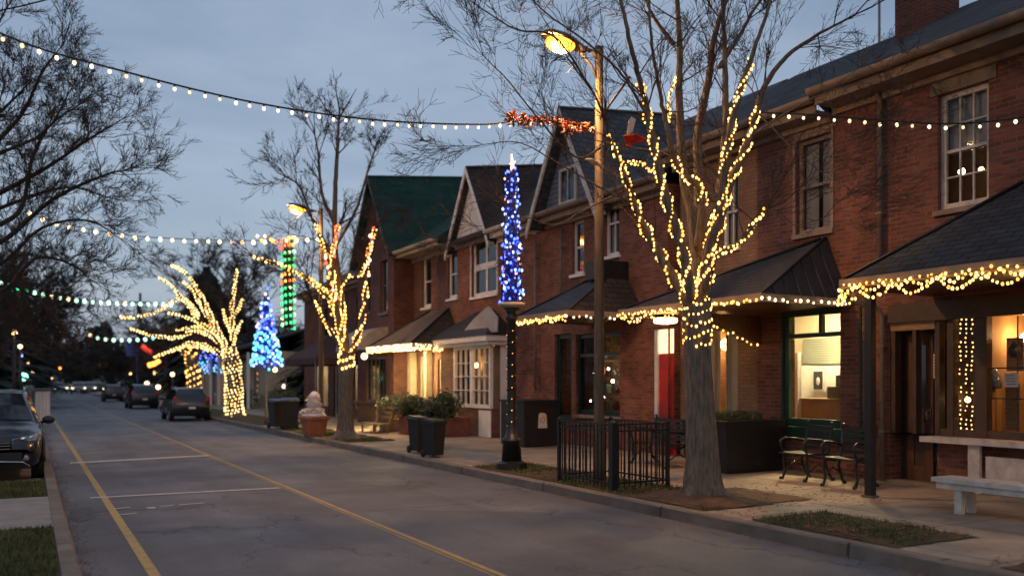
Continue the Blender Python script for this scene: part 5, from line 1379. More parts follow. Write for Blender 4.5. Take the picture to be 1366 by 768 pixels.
# ------------------------------------------------------------------ street lamps
def street_lamp(label, x, y, h, lamp_on=400, head=True):
    t = thing('street_lamp', label, 'street lamp', (x, y, PZ))
    p = MB(); p.tube([(x, y, PZ), (x, y, PZ+.3), (x, y, PZ+3.5), (x, y, h)], [.11, .088, .078, .062], 14); p.build('pole', MT['pole'], t)
    p = MB(); p.tube([(x+.03, y, h-.2), (x-.12, y, h-.06), (x-.35, y, h-.02), (x-.50, y, h-.03)], .035, 8); p.tube([(x, y, h-.55), (x-.15, y, h-.28), (x-.4, y, h-.08)], .022, 6)
    p.box(x-.05, x+.05, y-.05, y+.05, h-.2, h+.05); p.build('arm', MT['grey_metal'], t)
    # cobra head: flattened shell with a lens below, tipped up toward the road
    hx = x-.62; hz = h-.02
    p = MB(); n = 14; vs = []; fs = []
    prof = [(-.46, .02, .0), (-.42, .10, .05), (-.30, .17, .10), (-.10, .19, .13), (.12, .15, .12), (.28, .09, .08), (.36, .05, .05)]
    for (dx, w_, hh_) in prof:
        for k_ in range(n):
            a = 2*PI*k_/n; zz = math.sin(a); vs.append((hx+dx, y + w_*math.cos(a), hz - dx*.18 + (hh_*zz if zz > 0 else hh_*.25*zz)))
    for i in range(len(prof)-1):
        for k_ in range(n): fs.append((i*n+k_, i*n+(k_+1) % n, (i+1)*n+(k_+1) % n, (i+1)*n+k_))
    fs += [tuple(range(n)), tuple((len(prof)-1)*n+k_ for k_ in range(n))]
    p.add(vs, fs, True); hd = p.build('lamp_head', MT['grey_metal'], t)
    p = MB(); p.ball((hx-.12, y, hz-.03), .21, 14, 8, (1.25, .85, .62)); p.build('lens', MT['e_sodium'], hd)
    p = MB(); p.ball((hx-.13, y, hz-.075), .15, 14, 8, (1.15, .8, .68)); p.build('lamp_bulb', MT['e_core'], hd)
    L = bpy.data.lights.new('sodium_lamp', 'SPOT'); L.energy = lamp_on; L.color = (1.0, .50, .18); L.shadow_soft_size = .10; L.spot_size = R(165); L.spot_blend = .6
    lo = bpy.data.objects.new('sodium_lamp', L); col.objects.link(lo); lo.parent = hd
    lo.location = Vector((hx-.12, y, hz-.20)) - Vector((x, y, PZ))
    L2_ = bpy.data.lights.new('lamp_spill', 'POINT'); L2_.energy = lamp_on*.26; L2_.color = (1.0, .50, .18); L2_.shadow_soft_size = .0
    l2 = bpy.data.objects.new('lamp_spill', L2_); col.objects.link(l2); l2.parent = hd; l2.location = Vector((hx-.30, y-.12, hz-.22)) - Vector((x, y, PZ))
    return t
street_lamp('near wooden street lamp pole with lit orange head inside the iron railing', LP[0], LP[1], 7.12, 620)
street_lamp('farther lit orange street lamp standing behind the second tree', 8.0, 26.5, 7.15, 620)
# brace + garland at near lamp
p = MB(); p.tube([(8.0, 11.4, 6.0), at(840, 103, 12.3)], .02, 6); tag(p.build('support_wire', MT['grey_metal']), 'thin metal brace running from the near lamp pole to the tree', 'brace')
def garland(label, pts, n, mats, seed, r=.05, scale=1.0):
    """twisted garland of ribbon petals"""
    rg = random.Random(seed); P = resample(catmull(pts, 10), .02); mb = MB()
    for _ in range(n):
        p = P[int(rg.random()*(len(P)-1))] + Vector((rg.gauss(0, r), rg.gauss(0, r), rg.gauss(0, r)))
        a = Vector((rg.gauss(0, 1), rg.gauss(0, 1), rg.gauss(0, 1))).normalized()*.06*scale*rg.uniform(.6, 1.4); b = a.orthogonal().normalized()*.028*scale
        c_ = a.cross(b).normalized()*.012
        mb.add([p-a, p+b+c_, p+a, p-b+c_], [(0, 1, 2, 3)])
    o = mb.build('garland', mats); return tag(o, label, 'garland')
garland('orange ribbon garland on the light string left of the near lamp', [at(676, 160, 12.9), at(700, 163, 12.9), at(725, 160, 13), at(760, 168, 13.2), at(790, 172, 13.4)], 200, MT['flower'], 3, .035)
for (px, py, s_, lb) in ((683, 155, .11, 'round orange bow at the left end of the garland'), (698, 157, .09, 'smaller orange bow right of the round one'), (757, 171, .13, 'wide orange bow beside the near lamp pole')):
    rg = random.Random(int(px)); mb = MB(); c = at(px, py, 12.95)
    for k_ in range(26):
        a = Vector((rg.gauss(0, .4), rg.gauss(0, 1), rg.gauss(0, 1))).normalized()*s_; b = a.orthogonal().normalized()*s_*.45; mb.add([c, c+a*.6+b, c+a*1.1, c+a*.6-b], [(0, 1, 2, 3)])
    tag(mb.build('ribbon_bow', MT['flower']), lb, 'bow')
def petal_shape(label, m, pts, th=.02):
    mb = MB(); P = [at(*q) for q in pts]; mb.slab(P, th); return tag(mb.build('ribbon_bow', MT[m]), label, 'ribbon')
petal_shape('red ribbon loop tied to the string right of the near lamp', 'ribbon_red', [(832, 180, 12.6), (848, 178, 12.5), (866, 186, 12.6), (846, 190, 12.7), (836, 196, 12.7)])
petal_shape('upright white ribbon above the red one', 'ribbon_white', [(836, 182, 12.6), (838, 162, 12.6), (842, 156, 12.6), (848, 160, 12.6), (844, 176, 12.6)])
petal_shape('long pale ribbon tail below the near lamp arm', 'ribbon_white', [(780, 211, 13.0), (790, 211, 13.0), (805, 222, 13.2), (790, 218, 13.2)])
# hanging lit column on the far lamp: red top, green bands
t0 = (7.1, 27.0)
rg = random.Random(61); B = []; pts = []; Z0, Z1 = 3.45, 6.3
for i in range(13*14+1):
    f = i/(13*14); a = f*2*PI*13; pts.append(Vector((t0[0]+.2*math.cos(a), t0[1]+.2*math.sin(a), Z0+(Z1-Z0)*f)))
for q in resample(pts, .14):
    f = (q.z-Z0)/(Z1-Z0); u_ = rg.random()
    if .46 < f < .6 or f > .86: m = 'e_red' if u_ < .6 else 'e_warm2'
    elif f > .55: m = 'e_green' if u_ < .6 else 'e_mint'
    else: m = 'e_green' if u_ < .65 else 'e_white'
    B.append((q, .042, m))
lcol = light_string('light_column', 'green lit column with red bands hanging by the far street lamp', 'light column', B, [pts, [(7.1, 27, 6.3), (7.1, 26.9, 6.75), (7.4, 26.5, 6.95)]], None, 'cord', .012, 4, False)
mb = MB(); mb.lathe((t0[0], t0[1], Z0), [(.15, 0), (.16, 2.4), (.15, 2.75), (.05, 2.85)], 14); mb.build('core', MT['green_paint'], lcol)

# ------------------------------------------------------------------ eave lights
def eave_lights(label, path, step, r, mats, seed, swag=None, drop=.06, hi=True, jit=.015):
    """path along the eave; swag=(length, depth) makes loops"""
    rg = random.Random(seed); P = resample([Vector(p) for p in path], .04); out = []
    L = 0
    for i, p in enumerate(P):
        q = p.copy(); 
        if swag: ph = (L % swag[0])/swag[0]; q.z -= swag[1]*math.sin(PI*ph)
        q.z -= drop; out.append(q); L += .04
    B = [(q + Vector((rg.gauss(0, jit), rg.gauss(0, jit), rg.gauss(0, jit))), r*rg.uniform(.8, 1.2), mats[0] if rg.random() < .7 else mats[-1]) for q in resample(out, step)]
    return B, out
def eave_thing(label, specs, seed):
    B = []; C_ = []
    for k_, s_ in enumerate(specs):
        b, c_ = eave_lights(label, seed=seed+k_, **s_); B += b; C_.append(c_)
    return light_string('eave_lights', label, 'string lights', B, C_, None, 'cord_green', .006, 3)
WM = ['e_warm', 'e_warm2']
eave_thing('looped golden bulbs along the near porch eave', [
    dict(path=[(XE-.06, 5.2, 3.14), (XE-.06, 8.6, 3.14)], step=.062, r=.018, mats=WM, swag=(.62, .17), drop=.0, jit=.008),
    dict(path=[(XE-.09, 4.95, 3.15), (XE-.09, 8.6, 3.15)], step=.066, r=.018, mats=WM, swag=(.41, .08), drop=.0, jit=.01),
    dict(path=[(XE-.05, 5.2, 3.17), (XE-.05, 8.6, 3.17)], step=.10, r=.016, mats=WM, drop=.0),
    dict(path=[(XE-.05, 8.58, 3.15), (XE-.06, 8.5, 2.98), (XE-.02, 8.62, 2.9), (XE+.4, 8.6, 3.02)], step=.07, r=.019, mats=WM, drop=0, jit=.03)], 50)
eave_thing('golden bulbs edging the middle porch roof', [
    dict(path=[(XE-.05, 13.98, 3.12), (XE-.05, 10.12, 3.12)], step=.075, r=.019, mats=WM, swag=(.4, .03), drop=0),
    dict(path=[(XE-.05, 10.1, 3.12), (XF-.05, 10.08, 3.12)], step=.15, r=.022, mats=['e_white'], drop=0.0),
    dict(path=[(XE-.04, 13.9, 3.10), (XE-.04, 12.2, 3.10)], step=.08, r=.018, mats=WM, swag=(.85, .14), drop=.02),
    dict(path=[(10.45, 12.14, 2.98), (XF-.1, 12.14, 2.46)], step=.13, r=.019, mats=WM, drop=0)], 54)
eave_thing('golden bulbs edging the slate porch behind the street lamp', [
    dict(path=[(XE-.05, 18.15, 3.24), (XE-.05, 15.85, 3.24)], step=.09, r=.022, mats=WM, swag=(.5, .1), drop=0),
    dict(path=[(XE-.05, 18.15, 3.22), (XE-.05, 15.85, 3.22)], step=.12, r=.022, mats=WM, swag=(.77, .03), drop=0),
    dict(path=[(XE-.05, 15.82, 3.24), (XF-.2, 15.8, 3.24)], step=.16, r=.024, mats=['e_white', 'e_warm'], drop=.02)], 58)
eave_thing('dense cream icicle bulbs round the tan shingled awning', [
    dict(path=[(10.55, 29.42, 2.9), (10.55, 25.48, 2.9), (XF-.4, 25.45, 2.9)], step=.07, r=.035, mats=['e_warm', 'e_white'], swag=(.22, .09), drop=0),
    dict(path=[(10.56, 29.42, 2.96), (10.56, 25.48, 2.96), (XF-.4, 25.45, 2.96)], step=.09, r=.03, mats=['e_white'], drop=0)], 62)
# tube light under the tan awning
p = MB(); p.box(11.2, 11.4, 27.0, 28.4, 2.86, 2.895); tag(p.build('awning_light', emit('awning_panel', (1.0, .74, .32), 200)), 'long warm light panel beneath the tan shingled awning', 'lamp')
# curtain lights in narrow window
B = []; C_ = []; rg = random.Random(70)
for px in (1273, 1281, 1289, 1297):
    y_, zt_ = onX(px, 414, XF+.2); zb = onX(px, 582, XF+.2)[1]; C_.append([(XF+.2, y_, zt_), (XF+.2, y_, zb)])
    z = zt_
    while z > zb:
        if rg.random() < .8: B.append((Vector((XF+.2, y_+rg.gauss(0, .01), z)), .011, 'e_warm' if rg.random() < .6 else 'e_white2'))
        z -= .07
light_string('curtain_lights', 'vertical rows of tiny bulbs hanging in the narrow shop window', 'string lights', B, C_, None, 'cord', .003, 3)

# ------------------------------------------------------------------ street furniture
# railing round the lamp
t = thing('iron_railing', 'black iron railing enclosing the foot of the near street lamp', 'railing', (8.13, 11.25, PZ))
X0, X1, Y0, Y1 = 7.62, 8.66, 10.5, 12.0
for (x, y) in ((X0, Y0), (X1, Y0), (X1, Y1), (X0, Y1)):
    p = MB(); w_ = .05 if (x, y) == (X0, Y0) else .025; p.box(x-w_, x+w_, y-w_, y+w_, PZ, PZ+1.03); p.lathe((x, y, PZ+1.03), [(w_*1.1, 0), (w_*.4, .04)], 4, False); p.build('post', MT['black_iron'], t)
for (a, b_) in (((X0, Y0), (X1, Y0)), ((X1, Y0), (X1, Y1)), ((X1, Y1), (X0, Y1)), ((X0, Y1), (X0, Y0))):
    p = MB()
    for z in (PZ+.12, PZ+.90, PZ+1.0): p.beam((*a, z), (*b_, z), .03, .025)
    L_ = math.dist(a, b_); n = int(L_/.10)
    for i in range(1, n):
        f = i/n; x, y = a[0]+(b_[0]-a[0])*f, a[1]+(b_[1]-a[1])*f; p.box(x-.008, x+.008, y-.008, y+.008, PZ+.05, PZ+1.0)
    p.build('railing_panel', MT['black_iron'], t)
# cabinet
x, y = 11.0, 19.2
t = thing('storage_cabinet', 'black metal cabinet with a small white label beside the bay window house', 'cabinet', (x, y, PZ))
p = MB(); p.box(10.75, 11.75, 18.55, 19.75, PZ+.02, PZ+1.12); p.build('body', MT['black_metal'], t)
p = MB(); p.box(10.72, 11.78, 18.52, 19.78, PZ+1.121, PZ+1.17); p.build('lid', MT['black_metal'], t)
p = MB(); 
p.add([(11.15, 18.546, .62), (11.42, 18.546, .62), (11.40, 18.546, .95), (11.34, 18.546, 1.0), (11.20, 18.546, 1.0), (11.17, 18.546, .95)], [(0, 1, 2, 3, 4, 5)]); lb_ = p.build('label_plate', MT['paper'], t)
p = MB(); 
for i in range(14):
    a0, a1 = 2*PI*i/14, 2*PI*(i+1)/14; p.quad((11.285+.07*math.cos(a0), 18.543, .82+.07*math.sin(a0)), (11.285+.07*math.cos(a1), 18.543, .82+.07*math.sin(a1)), (11.285+.055*math.cos(a1), 18.543, .82+.055*math.sin(a1)), (11.285+.055*math.cos(a0), 18.543, .82+.055*math.sin(a0)))
p.build('emblem', MT['grey_metal'], lb_)
# bins
def bin_(label, x, y, rz, s=1.0, group=None):
    t = thing('wheelie_bin', label, 'bin', (0, 0, 0), group)
    p = MB(); w0, w1, d0, d1, h = .21, .26, .23, .30, .93
    p.add([(-w0, -d0, .06), (w0, -d0, .06), (w0, d0, .06), (-w0, d0, .06), (-w1, -d1, h), (w1, -d1, h), (w1, d1, h), (-w1, d1, h)], [(3, 2, 1, 0), (0, 1, 5, 4), (1, 2, 6, 5), (2, 3, 7, 6), (3, 0, 4, 7), (4, 5, 6, 7)]); p.box(-w1-.02, w1+.02, -d1-.02, d1+.02, h-.05, h); p.build('body', MT['black_plastic'], t)
    p = MB(); p.add([(-.28, -.34, h+.002), (.28, -.34, h+.002), (.28, .33, h+.03), (-.28, .33, h+.03), (-.25, -.30, h+.05), (.25, -.30, h+.05), (.25, .3, h+.10), (-.25, .3, h+.10)], [(3, 2, 1, 0), (0, 1, 5, 4), (1, 2, 6, 5), (2, 3, 7, 6), (3, 0, 4, 7), (4, 5, 6, 7)]); p.build('lid', MT['black_plastic'], t)
    for sx in (-1, 1):
        p = MB(); p.tube([(sx*.19, .27, .1), (sx*.25, .27, .1)], .10, 14); p.build('wheel', MT['tyre'], t)
    p = MB(); p.tube([(-.2, .34, h-.02), (-.2, .38, h+.04), (.2, .38, h+.04), (.2, .34, h-.02)], .014, 6); p.build('handle', MT['black_plastic'], t)
    t.location = (x, y, PZ); t.rotation_euler = (0, 0, rz); t.scale = (s, s, s); ORG[t.name] = (x, y, PZ)
    return t
bx, by = onZ(580, 610); b1 = bin_('black wheeled bin at the kerb, right one of the near pair', bx+.03, by+.12, R(14), .80); b1.scale = (.66, .7, .82)
bx2, by2 = onZ(561, 604); dup(b1, (bx2, by2+.1, PZ), R(12), scale=(.64, .7, .84), label='black wheeled bin left and partly behind its twin near the planters')
bx, by = onZ(391, 573); dup(b1, (bx-.05, by+.2, PZ), R(-15), label='far black bin between the thin pole and the terracotta pot', scale=(1.15, 1.15, 1.05))
bx, by = onZ(383, 572); dup(b1, (bx-.15, by+.6, PZ), R(8), label='far black bin half hidden at the left of its neighbour', scale=(1.05, 1.05, 1.0))
# terracotta pot with frosted figure
x, y = onZ(419, 581)
t = thing('plant_pot', 'square terracotta pot on the grass verge by the second tree', 'pot', (x, y, PZ))
p = MB(); 
def frus(p, x, y, z0, z1, a, b): p.add([(x-a, y-a, z0), (x+a, y-a, z0), (x+a, y+a, z0), (x-a, y+a, z0), (x-b, y-b, z1), (x+b, y-b, z1), (x+b, y+b, z1), (x-b, y+b, z1)], [(3, 2, 1, 0), (0, 1, 5, 4), (1, 2, 6, 5), (2, 3, 7, 6), (3, 0, 4, 7), (4, 5, 6, 7)])
frus(p, x, y, PZ, PZ+.5, .25, .33); frus(p, x, y, PZ+.5, PZ+.58, .38, .38); p.build('body', MT['terracotta'], t)
rg = random.Random(4); p = MB(); p.lathe((x, y, PZ+.585), [(.38, 0), (.36, .06), (.22, .14), (.18, .3), (.26, .34), (.14, .48), (.16, .56), (.12, .68), (.04, .76)], 14)
leafclump(p, (x, y, PZ+.72), .34, 900, rg, .05, (1, 1, .5)); leafclump(p, (x, y, PZ+1.05), .2, 500, rg, .05, (1, 1, 1.3))
tag(p.build('frosted_topiary', MT['frost']), 'white frosted topiary tier standing in the terracotta pot', 'topiary')
# shrub planters
def planter(label, x, y, w_, d_, h, m, sh, sr, lbl2, seed, leaf='leaf', n=2200, ls=.05):
    t = thing('planter', label, 'planter', (x, y, PZ))
    p = MB(); p.box(x-w_/2, x+w_/2, y-d_/2, y+d_/2, PZ+.01, PZ+h); p.build('body', MT[m], t)
    p = MB(); p.box(x-w_/2-.03, x+w_/2+.03, y-d_/2-.03, y+d_/2+.03, PZ+h+.001, PZ+h+.06); p.build('rim', MT[m], t)
    rg = random.Random(seed); q = MB(); k_ = 7
    for i in range(k_):
        leafclump(q, (x + rg.uniform(-w_, w_)*.4, y + rg.uniform(-d_, d_)*.4, PZ+h+.06+sh*rg.uniform(.35, .75)), sr*rg.uniform(.5, .8), n//k_, rg, ls)
    for i in range(10): q.tube([(x, y, PZ+h), (x+rg.uniform(-.2, .2), y+rg.uniform(-.2, .2), PZ+h+sh*.8)], .01, 3)
    tag(q.build('shrub', MT[leaf]), lbl2, 'shrub')
x, y = onZ(541, 580); planter('rusty red planter box left of the bins', x+.5, y+.5, .75, .75, .5, 'rust_planter', .6, .5, 'round dark shrub in the left rusty planter', 81)
x, y = onZ(600, 583); planter('rusty red planter box right of the bins by the bay window', x+.3, y+.5, .8, .8, .5, 'rust_planter', .65, .55, 'bushy dark shrub in the right rusty planter', 82)
x, y = onZ(516, 576); planter('low stone planter by the wooden seat', x+.3, y+.4, .6, .6, .35, 'stone', .7, .5, 'thin grey green shrub in the low stone planter', 83, 'leaf_light', 1200)
x, y = onZ(572, 600); planter('short black tub behind the two bins', x+.4, y+.8, .5, .5, .6, 'black_plastic', .4, .4, 'yellowish shrub topping the black tub behind the bins', 84, 'leaf_light', 1200)
# big black planter next to tree 1
x0_, y0_ = 10.75, 11.55
t = thing('planter', 'large black rectangular planter against the brick beside the green window', 'planter', (11.5, 12.1, PZ))
p = MB(); p.add([(10.85, 11.5, PZ), (12.2, 11.5, PZ), (12.2, 12.5, PZ), (10.85, 12.5, PZ), (10.72, 11.42, 1.08), (12.26, 11.42, 1.08), (12.26, 12.6, 1.08), (10.72, 12.6, 1.08)], [(3, 2, 1, 0), (0, 1, 5, 4), (1, 2, 6, 5), (2, 3, 7, 6), (3, 0, 4, 7), (4, 5, 6, 7)]); p.build('body', MT['black_metal'], t)
rg = random.Random(85); q = MB()
for i in range(12): leafclump(q, (rg.uniform(10.8, 12.1), rg.uniform(11.6, 12.4), 1.08+rg.uniform(0, .1)), .17, 260, rg, .035, (1.3, 1, .7))
tag(q.build('shrub', MT['leaf']), 'low clipped shrub spilling over the large black planter', 'shrub')
q = MB(); 
x, y = onZ(905, 610)
for i in range(9): leafclump(q, (x+.6+rg.uniform(-.25, .25), y+.6+rg.uniform(-.3, .3), .35+i*.1), .32, 330, rg, .035)
q.tube([(x+.6, y+.6, PZ), (x+.6, y+.6, 1.2)], .03, 6)
tag(q.build('bush', MT['leaf_light']), 'upright yellow green bush between the railing and the near tree', 'bush')
# hedges far
for i, (px, py, ww, lb) in enumerate(((338, 553, 1.0, 'yellow green bush by the thin grey pole'), (300, 545, 1.1, 'dark bush behind the yellow lit trunk'), (350, 548, 1.3, 'broad dark bush right of the yellow green one'))):
    x, y = onZ(px, py); x += 1.2; q = MB(); rg = random.Random(90+i)
    for k_ in range(6): leafclump(q, (x+rg.uniform(-ww, ww)*.5, y+rg.uniform(-.6, 1.2), PZ+.35+rg.uniform(0, .35)), ww*.5, 260, rg, .07)
    q.tube([(x, y, PZ), (x, y, PZ+.6)], .04, 5)
    tag(q.build('bush', MT['leaf_light' if i == 0 else 'leaf']), lb, 'bush')

# iron benches (facing the street)
def iron_bench(label, x, y, L_=1.35, rz=0):
    """seat runs along local y; people face -x"""
    t = thing('iron_bench', label, 'bench', (0, 0, 0)); ORG[t.name] = (0, 0, 0)
    p = MB()
    for i in range(6): p.box(-.46+i*.08, -.395+i*.08, -L_/2, L_/2, .43, .455)
    p.build('seat', MT['black_iron'], t)
    p = MB()
    for i in range(5):
        z = .53+i*.085; p.beam((.06+i*.022, -L_/2, z), (.06+i*.022, L_/2, z), .018, .06)
    p.build('backrest', MT['black_iron'], t)
    for s_ in (-1, 1):
        yy = s_*(L_/2-.03)
        p = MB()
        p.tube([(-.42, yy, 0), (-.36, yy, .12), (-.40, yy, .30), (-.38, yy, .43), (-.44, yy, .55), (-.46, yy, .64), (-.36, yy, .69), (-.1, yy, .67), (.08, yy, .62)], [.022]*9, 7)
        p.tube([(.16, yy, 0), (.05, yy, .15), (.0, yy, .3), (.04, yy, .45), (.10, yy, .65), (.16, yy, .92), (.14, yy, .97)], [.024]*7, 7)
        p.tube([(-.38, yy, .42), (-.1, yy, .38), (.03, yy, .42)], .02, 6)
        p.tube([(-.36, yy, .14), (-.15, yy, .28), (.02, yy, .2)], .014, 6)
        p.ball((-.44, yy, .015), .035, 8, 6); p.ball((.17, yy, .015), .035, 8, 6)
        p.build('bench_end', MT['black_iron'], t)
    t.location = (x, y, PZ); t.rotation_euler = (0, 0, rz); return t
ib = iron_bench('black iron armchair farther from the porch post under the green window', 11.55, 10.2, .62, R(-6))
dup(ib, (11.4, 9.25, PZ), R(7), label='black iron armchair nearest the porch post, half behind it')
ib2 = iron_bench('black iron bench half hidden between the railing and the near tree', 10.95, 13.3, 1.35, R(-8))
# white bench
t = thing('white_bench', 'long worn white plank bench under the near porch', 'bench', (10.25, 5.4, PZ))
p = MB()
for i in range(2): p.box(10.0+i*.22, 10.0+i*.22+.205, 3.2, 6.95, .53, .585)
p.build('seat', MT['white_worn'], t)
p = MB(); p.box(10.03, 10.39, 3.3, 6.9, .45, .528); p.build('apron', MT['white_worn'], t)
for yy in (3.6, 6.62):
    p = MB(); p.box(10.05, 10.13, yy-.045, yy+.045, PZ, .449); p.box(10.13, 10.36, yy-.03, yy+.03, .36, .449); p.box(10.29, 10.36, yy-.045, yy+.045, PZ, .36); p.build('leg', MT['white_worn'], t)
# wooden seat by green house
t = thing('wooden_seat', 'pale wooden slatted seat near the second tree', 'seat', (10.2, 27, PZ))
x, y = 9.9, 26.3
p = MB(); p.box(x-.45, x+.05, y-.7, y+.7, .42, .46); p.build('seat', MT['oak'], t)
p = MB(); p.beam((x+.05, y-.65, .45), (x+.22, y-.65, 1.0), .05, .05); p.beam((x+.05, y+.65, .45), (x+.22, y+.65, 1.0), .05, .05)
for z in (.65, .8, .95): p.beam((x+.1+(z-.65)*.3, y-.7, z), (x+.1+(z-.65)*.3, y+.7, z), .02, .09)
p.build('backrest', MT['oak'], t)
for s_ in (-1, 1):
    for xx in (x-.4, x): 
        p = MB(); p.box(xx-.025, xx+.025, y+s_*.62-.025, y+s_*.62+.025, PZ, .419); p.build('leg', MT['oak'], t)
# low timber railing by green house
t = thing('timber_railing', 'low dark timber railing before the green roofed house window', 'railing', (11.0, 31, PZ))
p = MB(); p.box(10.95, 11.02, 29.6, 33.0, .95, 1.05); p.box(10.96, 11.01, 29.6, 33.0, .35, .42)
for i in range(18): p.box(10.97, 11.0, 29.65+i*.19, 29.69+i*.19, .421, .949)
for yy in (29.6, 33.0): p.box(10.94, 11.03, yy-.05, yy+.05, PZ, 1.12)
p.build('rails', MT['brown_frame'], t)
# manhole plates on pavement
for (px, py, lb) in ((640, 578, ''),): pass

# left side objects
x, y = .50, 40.0
t = thing('slatted_barrel', 'white slatted round bin at the left kerb beyond the parked car', 'bin', (x, y, .0))
p = MB()
for k_ in range(14):
    a = 2*PI*k_/14; ca, sa = math.cos(a), math.sin(a); cx, cy = x+.27*ca, y+.27*sa
    p.slab([(cx+.05*sa, cy-.05*ca, .14), (cx-.05*sa, cy+.05*ca, .14), (cx-.05*sa, cy+.05*ca, 1.4), (cx+.05*sa, cy-.05*ca, 1.4)], .02)
p.build('slats', MT['white'], t)
p = MB(); p.lathe((x, y, .12), [(.24, 0), (.24, 1.0)], 16); p.build('liner', MT['curtain'], t)
p = MB(); p.lathe((x, y, 1.4), [(.32, 0), (.32, .05), (.22, .09)], 16); p.build('rim', MT['brown_frame'], t)
# dark standing cabinet behind it
def person():
    """standing figure in dark coat, back to the viewer, one continuous skinned body"""
    bx, by = .02, 42.0
    t = thing('person', 'person in a dark coat standing on the left kerb beside the white slatted bin', 'person', (bx, by, .12))
    J = {'pel': (0, 0, .95), 'sp': (0, 0, 1.15), 'ch': (0, 0, 1.36), 'nk': (0, 0, 1.52), 'hd': (0, -.02, 1.63), 'top': (0, -.02, 1.73),
         'ls': (-.19, 0, 1.43), 'le': (-.25, .03, 1.16), 'lw': (-.24, -.08, .92), 'lh': (-.235, -.11, .82), 'rs': (.19, 0, 1.43), 're': (.25, .03, 1.16), 'rw': (.24, -.08, .92), 'rh': (.235, -.11, .82),
         'lp': (-.10, 0, .90), 'lk': (-.11, -.02, .5), 'la': (-.11, .02, .09), 'lt': (-.12, -.14, .04), 'rp': (.10, 0, .90), 'rk': (.12, -.05, .5), 'ra': (.13, .0, .09), 'rt': (.14, -.16, .04)}
    E = [('pel', 'sp'), ('sp', 'ch'), ('ch', 'nk'), ('nk', 'hd'), ('hd', 'top'), ('ch', 'ls'), ('ls', 'le'), ('le', 'lw'), ('lw', 'lh'), ('ch', 'rs'), ('rs', 're'), ('re', 'rw'), ('rw', 'rh'), ('pel', 'lp'), ('lp', 'lk'), ('lk', 'la'), ('la', 'lt'), ('pel', 'rp'), ('rp', 'rk'), ('rk', 'ra'), ('ra', 'rt')]
    rad = {'pel': .15, 'sp': .14, 'ch': .16, 'nk': .06, 'hd': .10, 'top': .07, 'ls': .08, 'le': .055, 'lw': .04, 'lh': .04, 'rs': .08, 're': .055, 'rw': .04, 'rh': .04, 'lp': .11, 'lk': .075, 'la': .05, 'lt': .04, 'rp': .11, 'rk': .075, 'ra': .05, 'rt': .04}
    K = list(J); me = bpy.data.meshes.new('body'); me.from_pydata([J[k_] for k_ in K], [(K.index(a), K.index(b)) for a, b in E], [])
    o = bpy.data.objects.new('body', me); col.objects.link(o); o.parent = t
    md = o.modifiers.new('Skin', 'SKIN'); 
    for i, k_ in enumerate(K): me.skin_vertices[0].data[i].radius = (rad[k_], rad[k_]); 
    me.skin_vertices[0].data[0].use_root = True
    ss = o.modifiers.new('Sub', 'SUBSURF'); ss.levels = 1; ss.render_levels = 1
    me.materials.append(MT['ink'])
    c = MB(); c.lathe((bx, by, .12), [(.24, .55), (.22, .8), (.19, 1.1), (.22, 1.38), (.12, 1.5)], 14); c.build('coat', MT['car_grey'], t)
    h_ = MB(); h_.ball((bx, by+.0, .12+1.68), .115, 10, 8, (1, 1, .9)); h_.build('hair', MT['brown_frame'], t)
person()

def far_lamp(label, px, py, d, r_, m, hgt=None, dark=True, grp=None):
    c = at(px, py, d); t = thing('lamp_post', label, 'street lamp', (c.x, c.y, .1), grp)
    p = MB(); p.tube([(c.x, c.y, .1), (c.x, c.y, c.z-r_)], [.09, .05], 8); p.build('post', MT['black_iron'], t)
    p = MB(); p.ball(tuple(c), r_, 12, 8); g_ = p.build('globe', MT[m], t)
    p = MB(); p.lathe((c.x, c.y, c.z+r_*.8), [(r_*.5, 0), (r_*.2, r_*.4), (r_*.1, r_*.9)], 8); p.build('finial', MT['black_iron'], t)
far_lamp('globe street lamp, largest and highest of the left row', 19, 443, 33, .11, 'e_globe')
far_lamp('globe street lamp second in the left row', 27, 462, 44, .10, 'e_globe')
far_lamp('pale globe lamp third in the left row', 28, 474, 52, .10, 'e_sky')
far_lamp('globe street lamp fourth in the left row', 37, 483, 62, .12, 'e_globe')
far_lamp('small globe lamp fifth in the left row', 44, 496, 80, .12, 'e_globe')
far_lamp('tiny far lamp left of the road centre', 69, 505, 150, .16, 'e_globe')
far_lamp('tiny far amber lamp above the other one', 80, 491, 150, .2, 'e_warm2')
far_lamp('small warm lamp low by the far left trees', 15, 502, 60, .1, 'e_globe')
far_lamp('small lamp right of the road above the far parked car', 206, 497, 85, .15, 'e_globe')
far_lamp('small lamp left of the far parked car roof', 174, 498, 110, .15, 'e_globe')
far_lamp('low white lamp over the far parked car', 196, 511, 78, .2, 'e_white')
far_lamp('low golden lamp right of the far parked car', 211, 516, 74, .18, 'e_globe')
far_lamp('small golden porch lamp by the white pole', 230, 499, 72, .16, 'e_globe')
# traffic signal
c = at(31, 502, 56)
t = thing('traffic_light', 'traffic signal showing green at the left of the road', 'traffic light', (c.x, c.y, .1))
p = MB(); p.box(c.x-.22, c.x+.22, c.y, c.y+.25, c.z-.35, c.z+1.0); p.build('housing', MT['black_plastic'], t)
p = MB(); p.tube([(c.x, c.y+.12, .1), (c.x, c.y+.12, c.z-.3)], .06, 8); p.build('post', MT['grey_metal'], t)
p = MB(); p.tube([(c.x, c.y-.05, c.z), (c.x, c.y+.0, c.z)], .28, 16); p.build('green_lens', MT['e_signal'], t)
for k_ in (1, 2): 
    p = MB(); p.tube([(c.x, c.y-.03, c.z+.38*k_), (c.x, c.y, c.z+.38*k_)], .13, 12); p.build('dark_lens', MT['tail' if k_ == 2 else 'oak'], t)
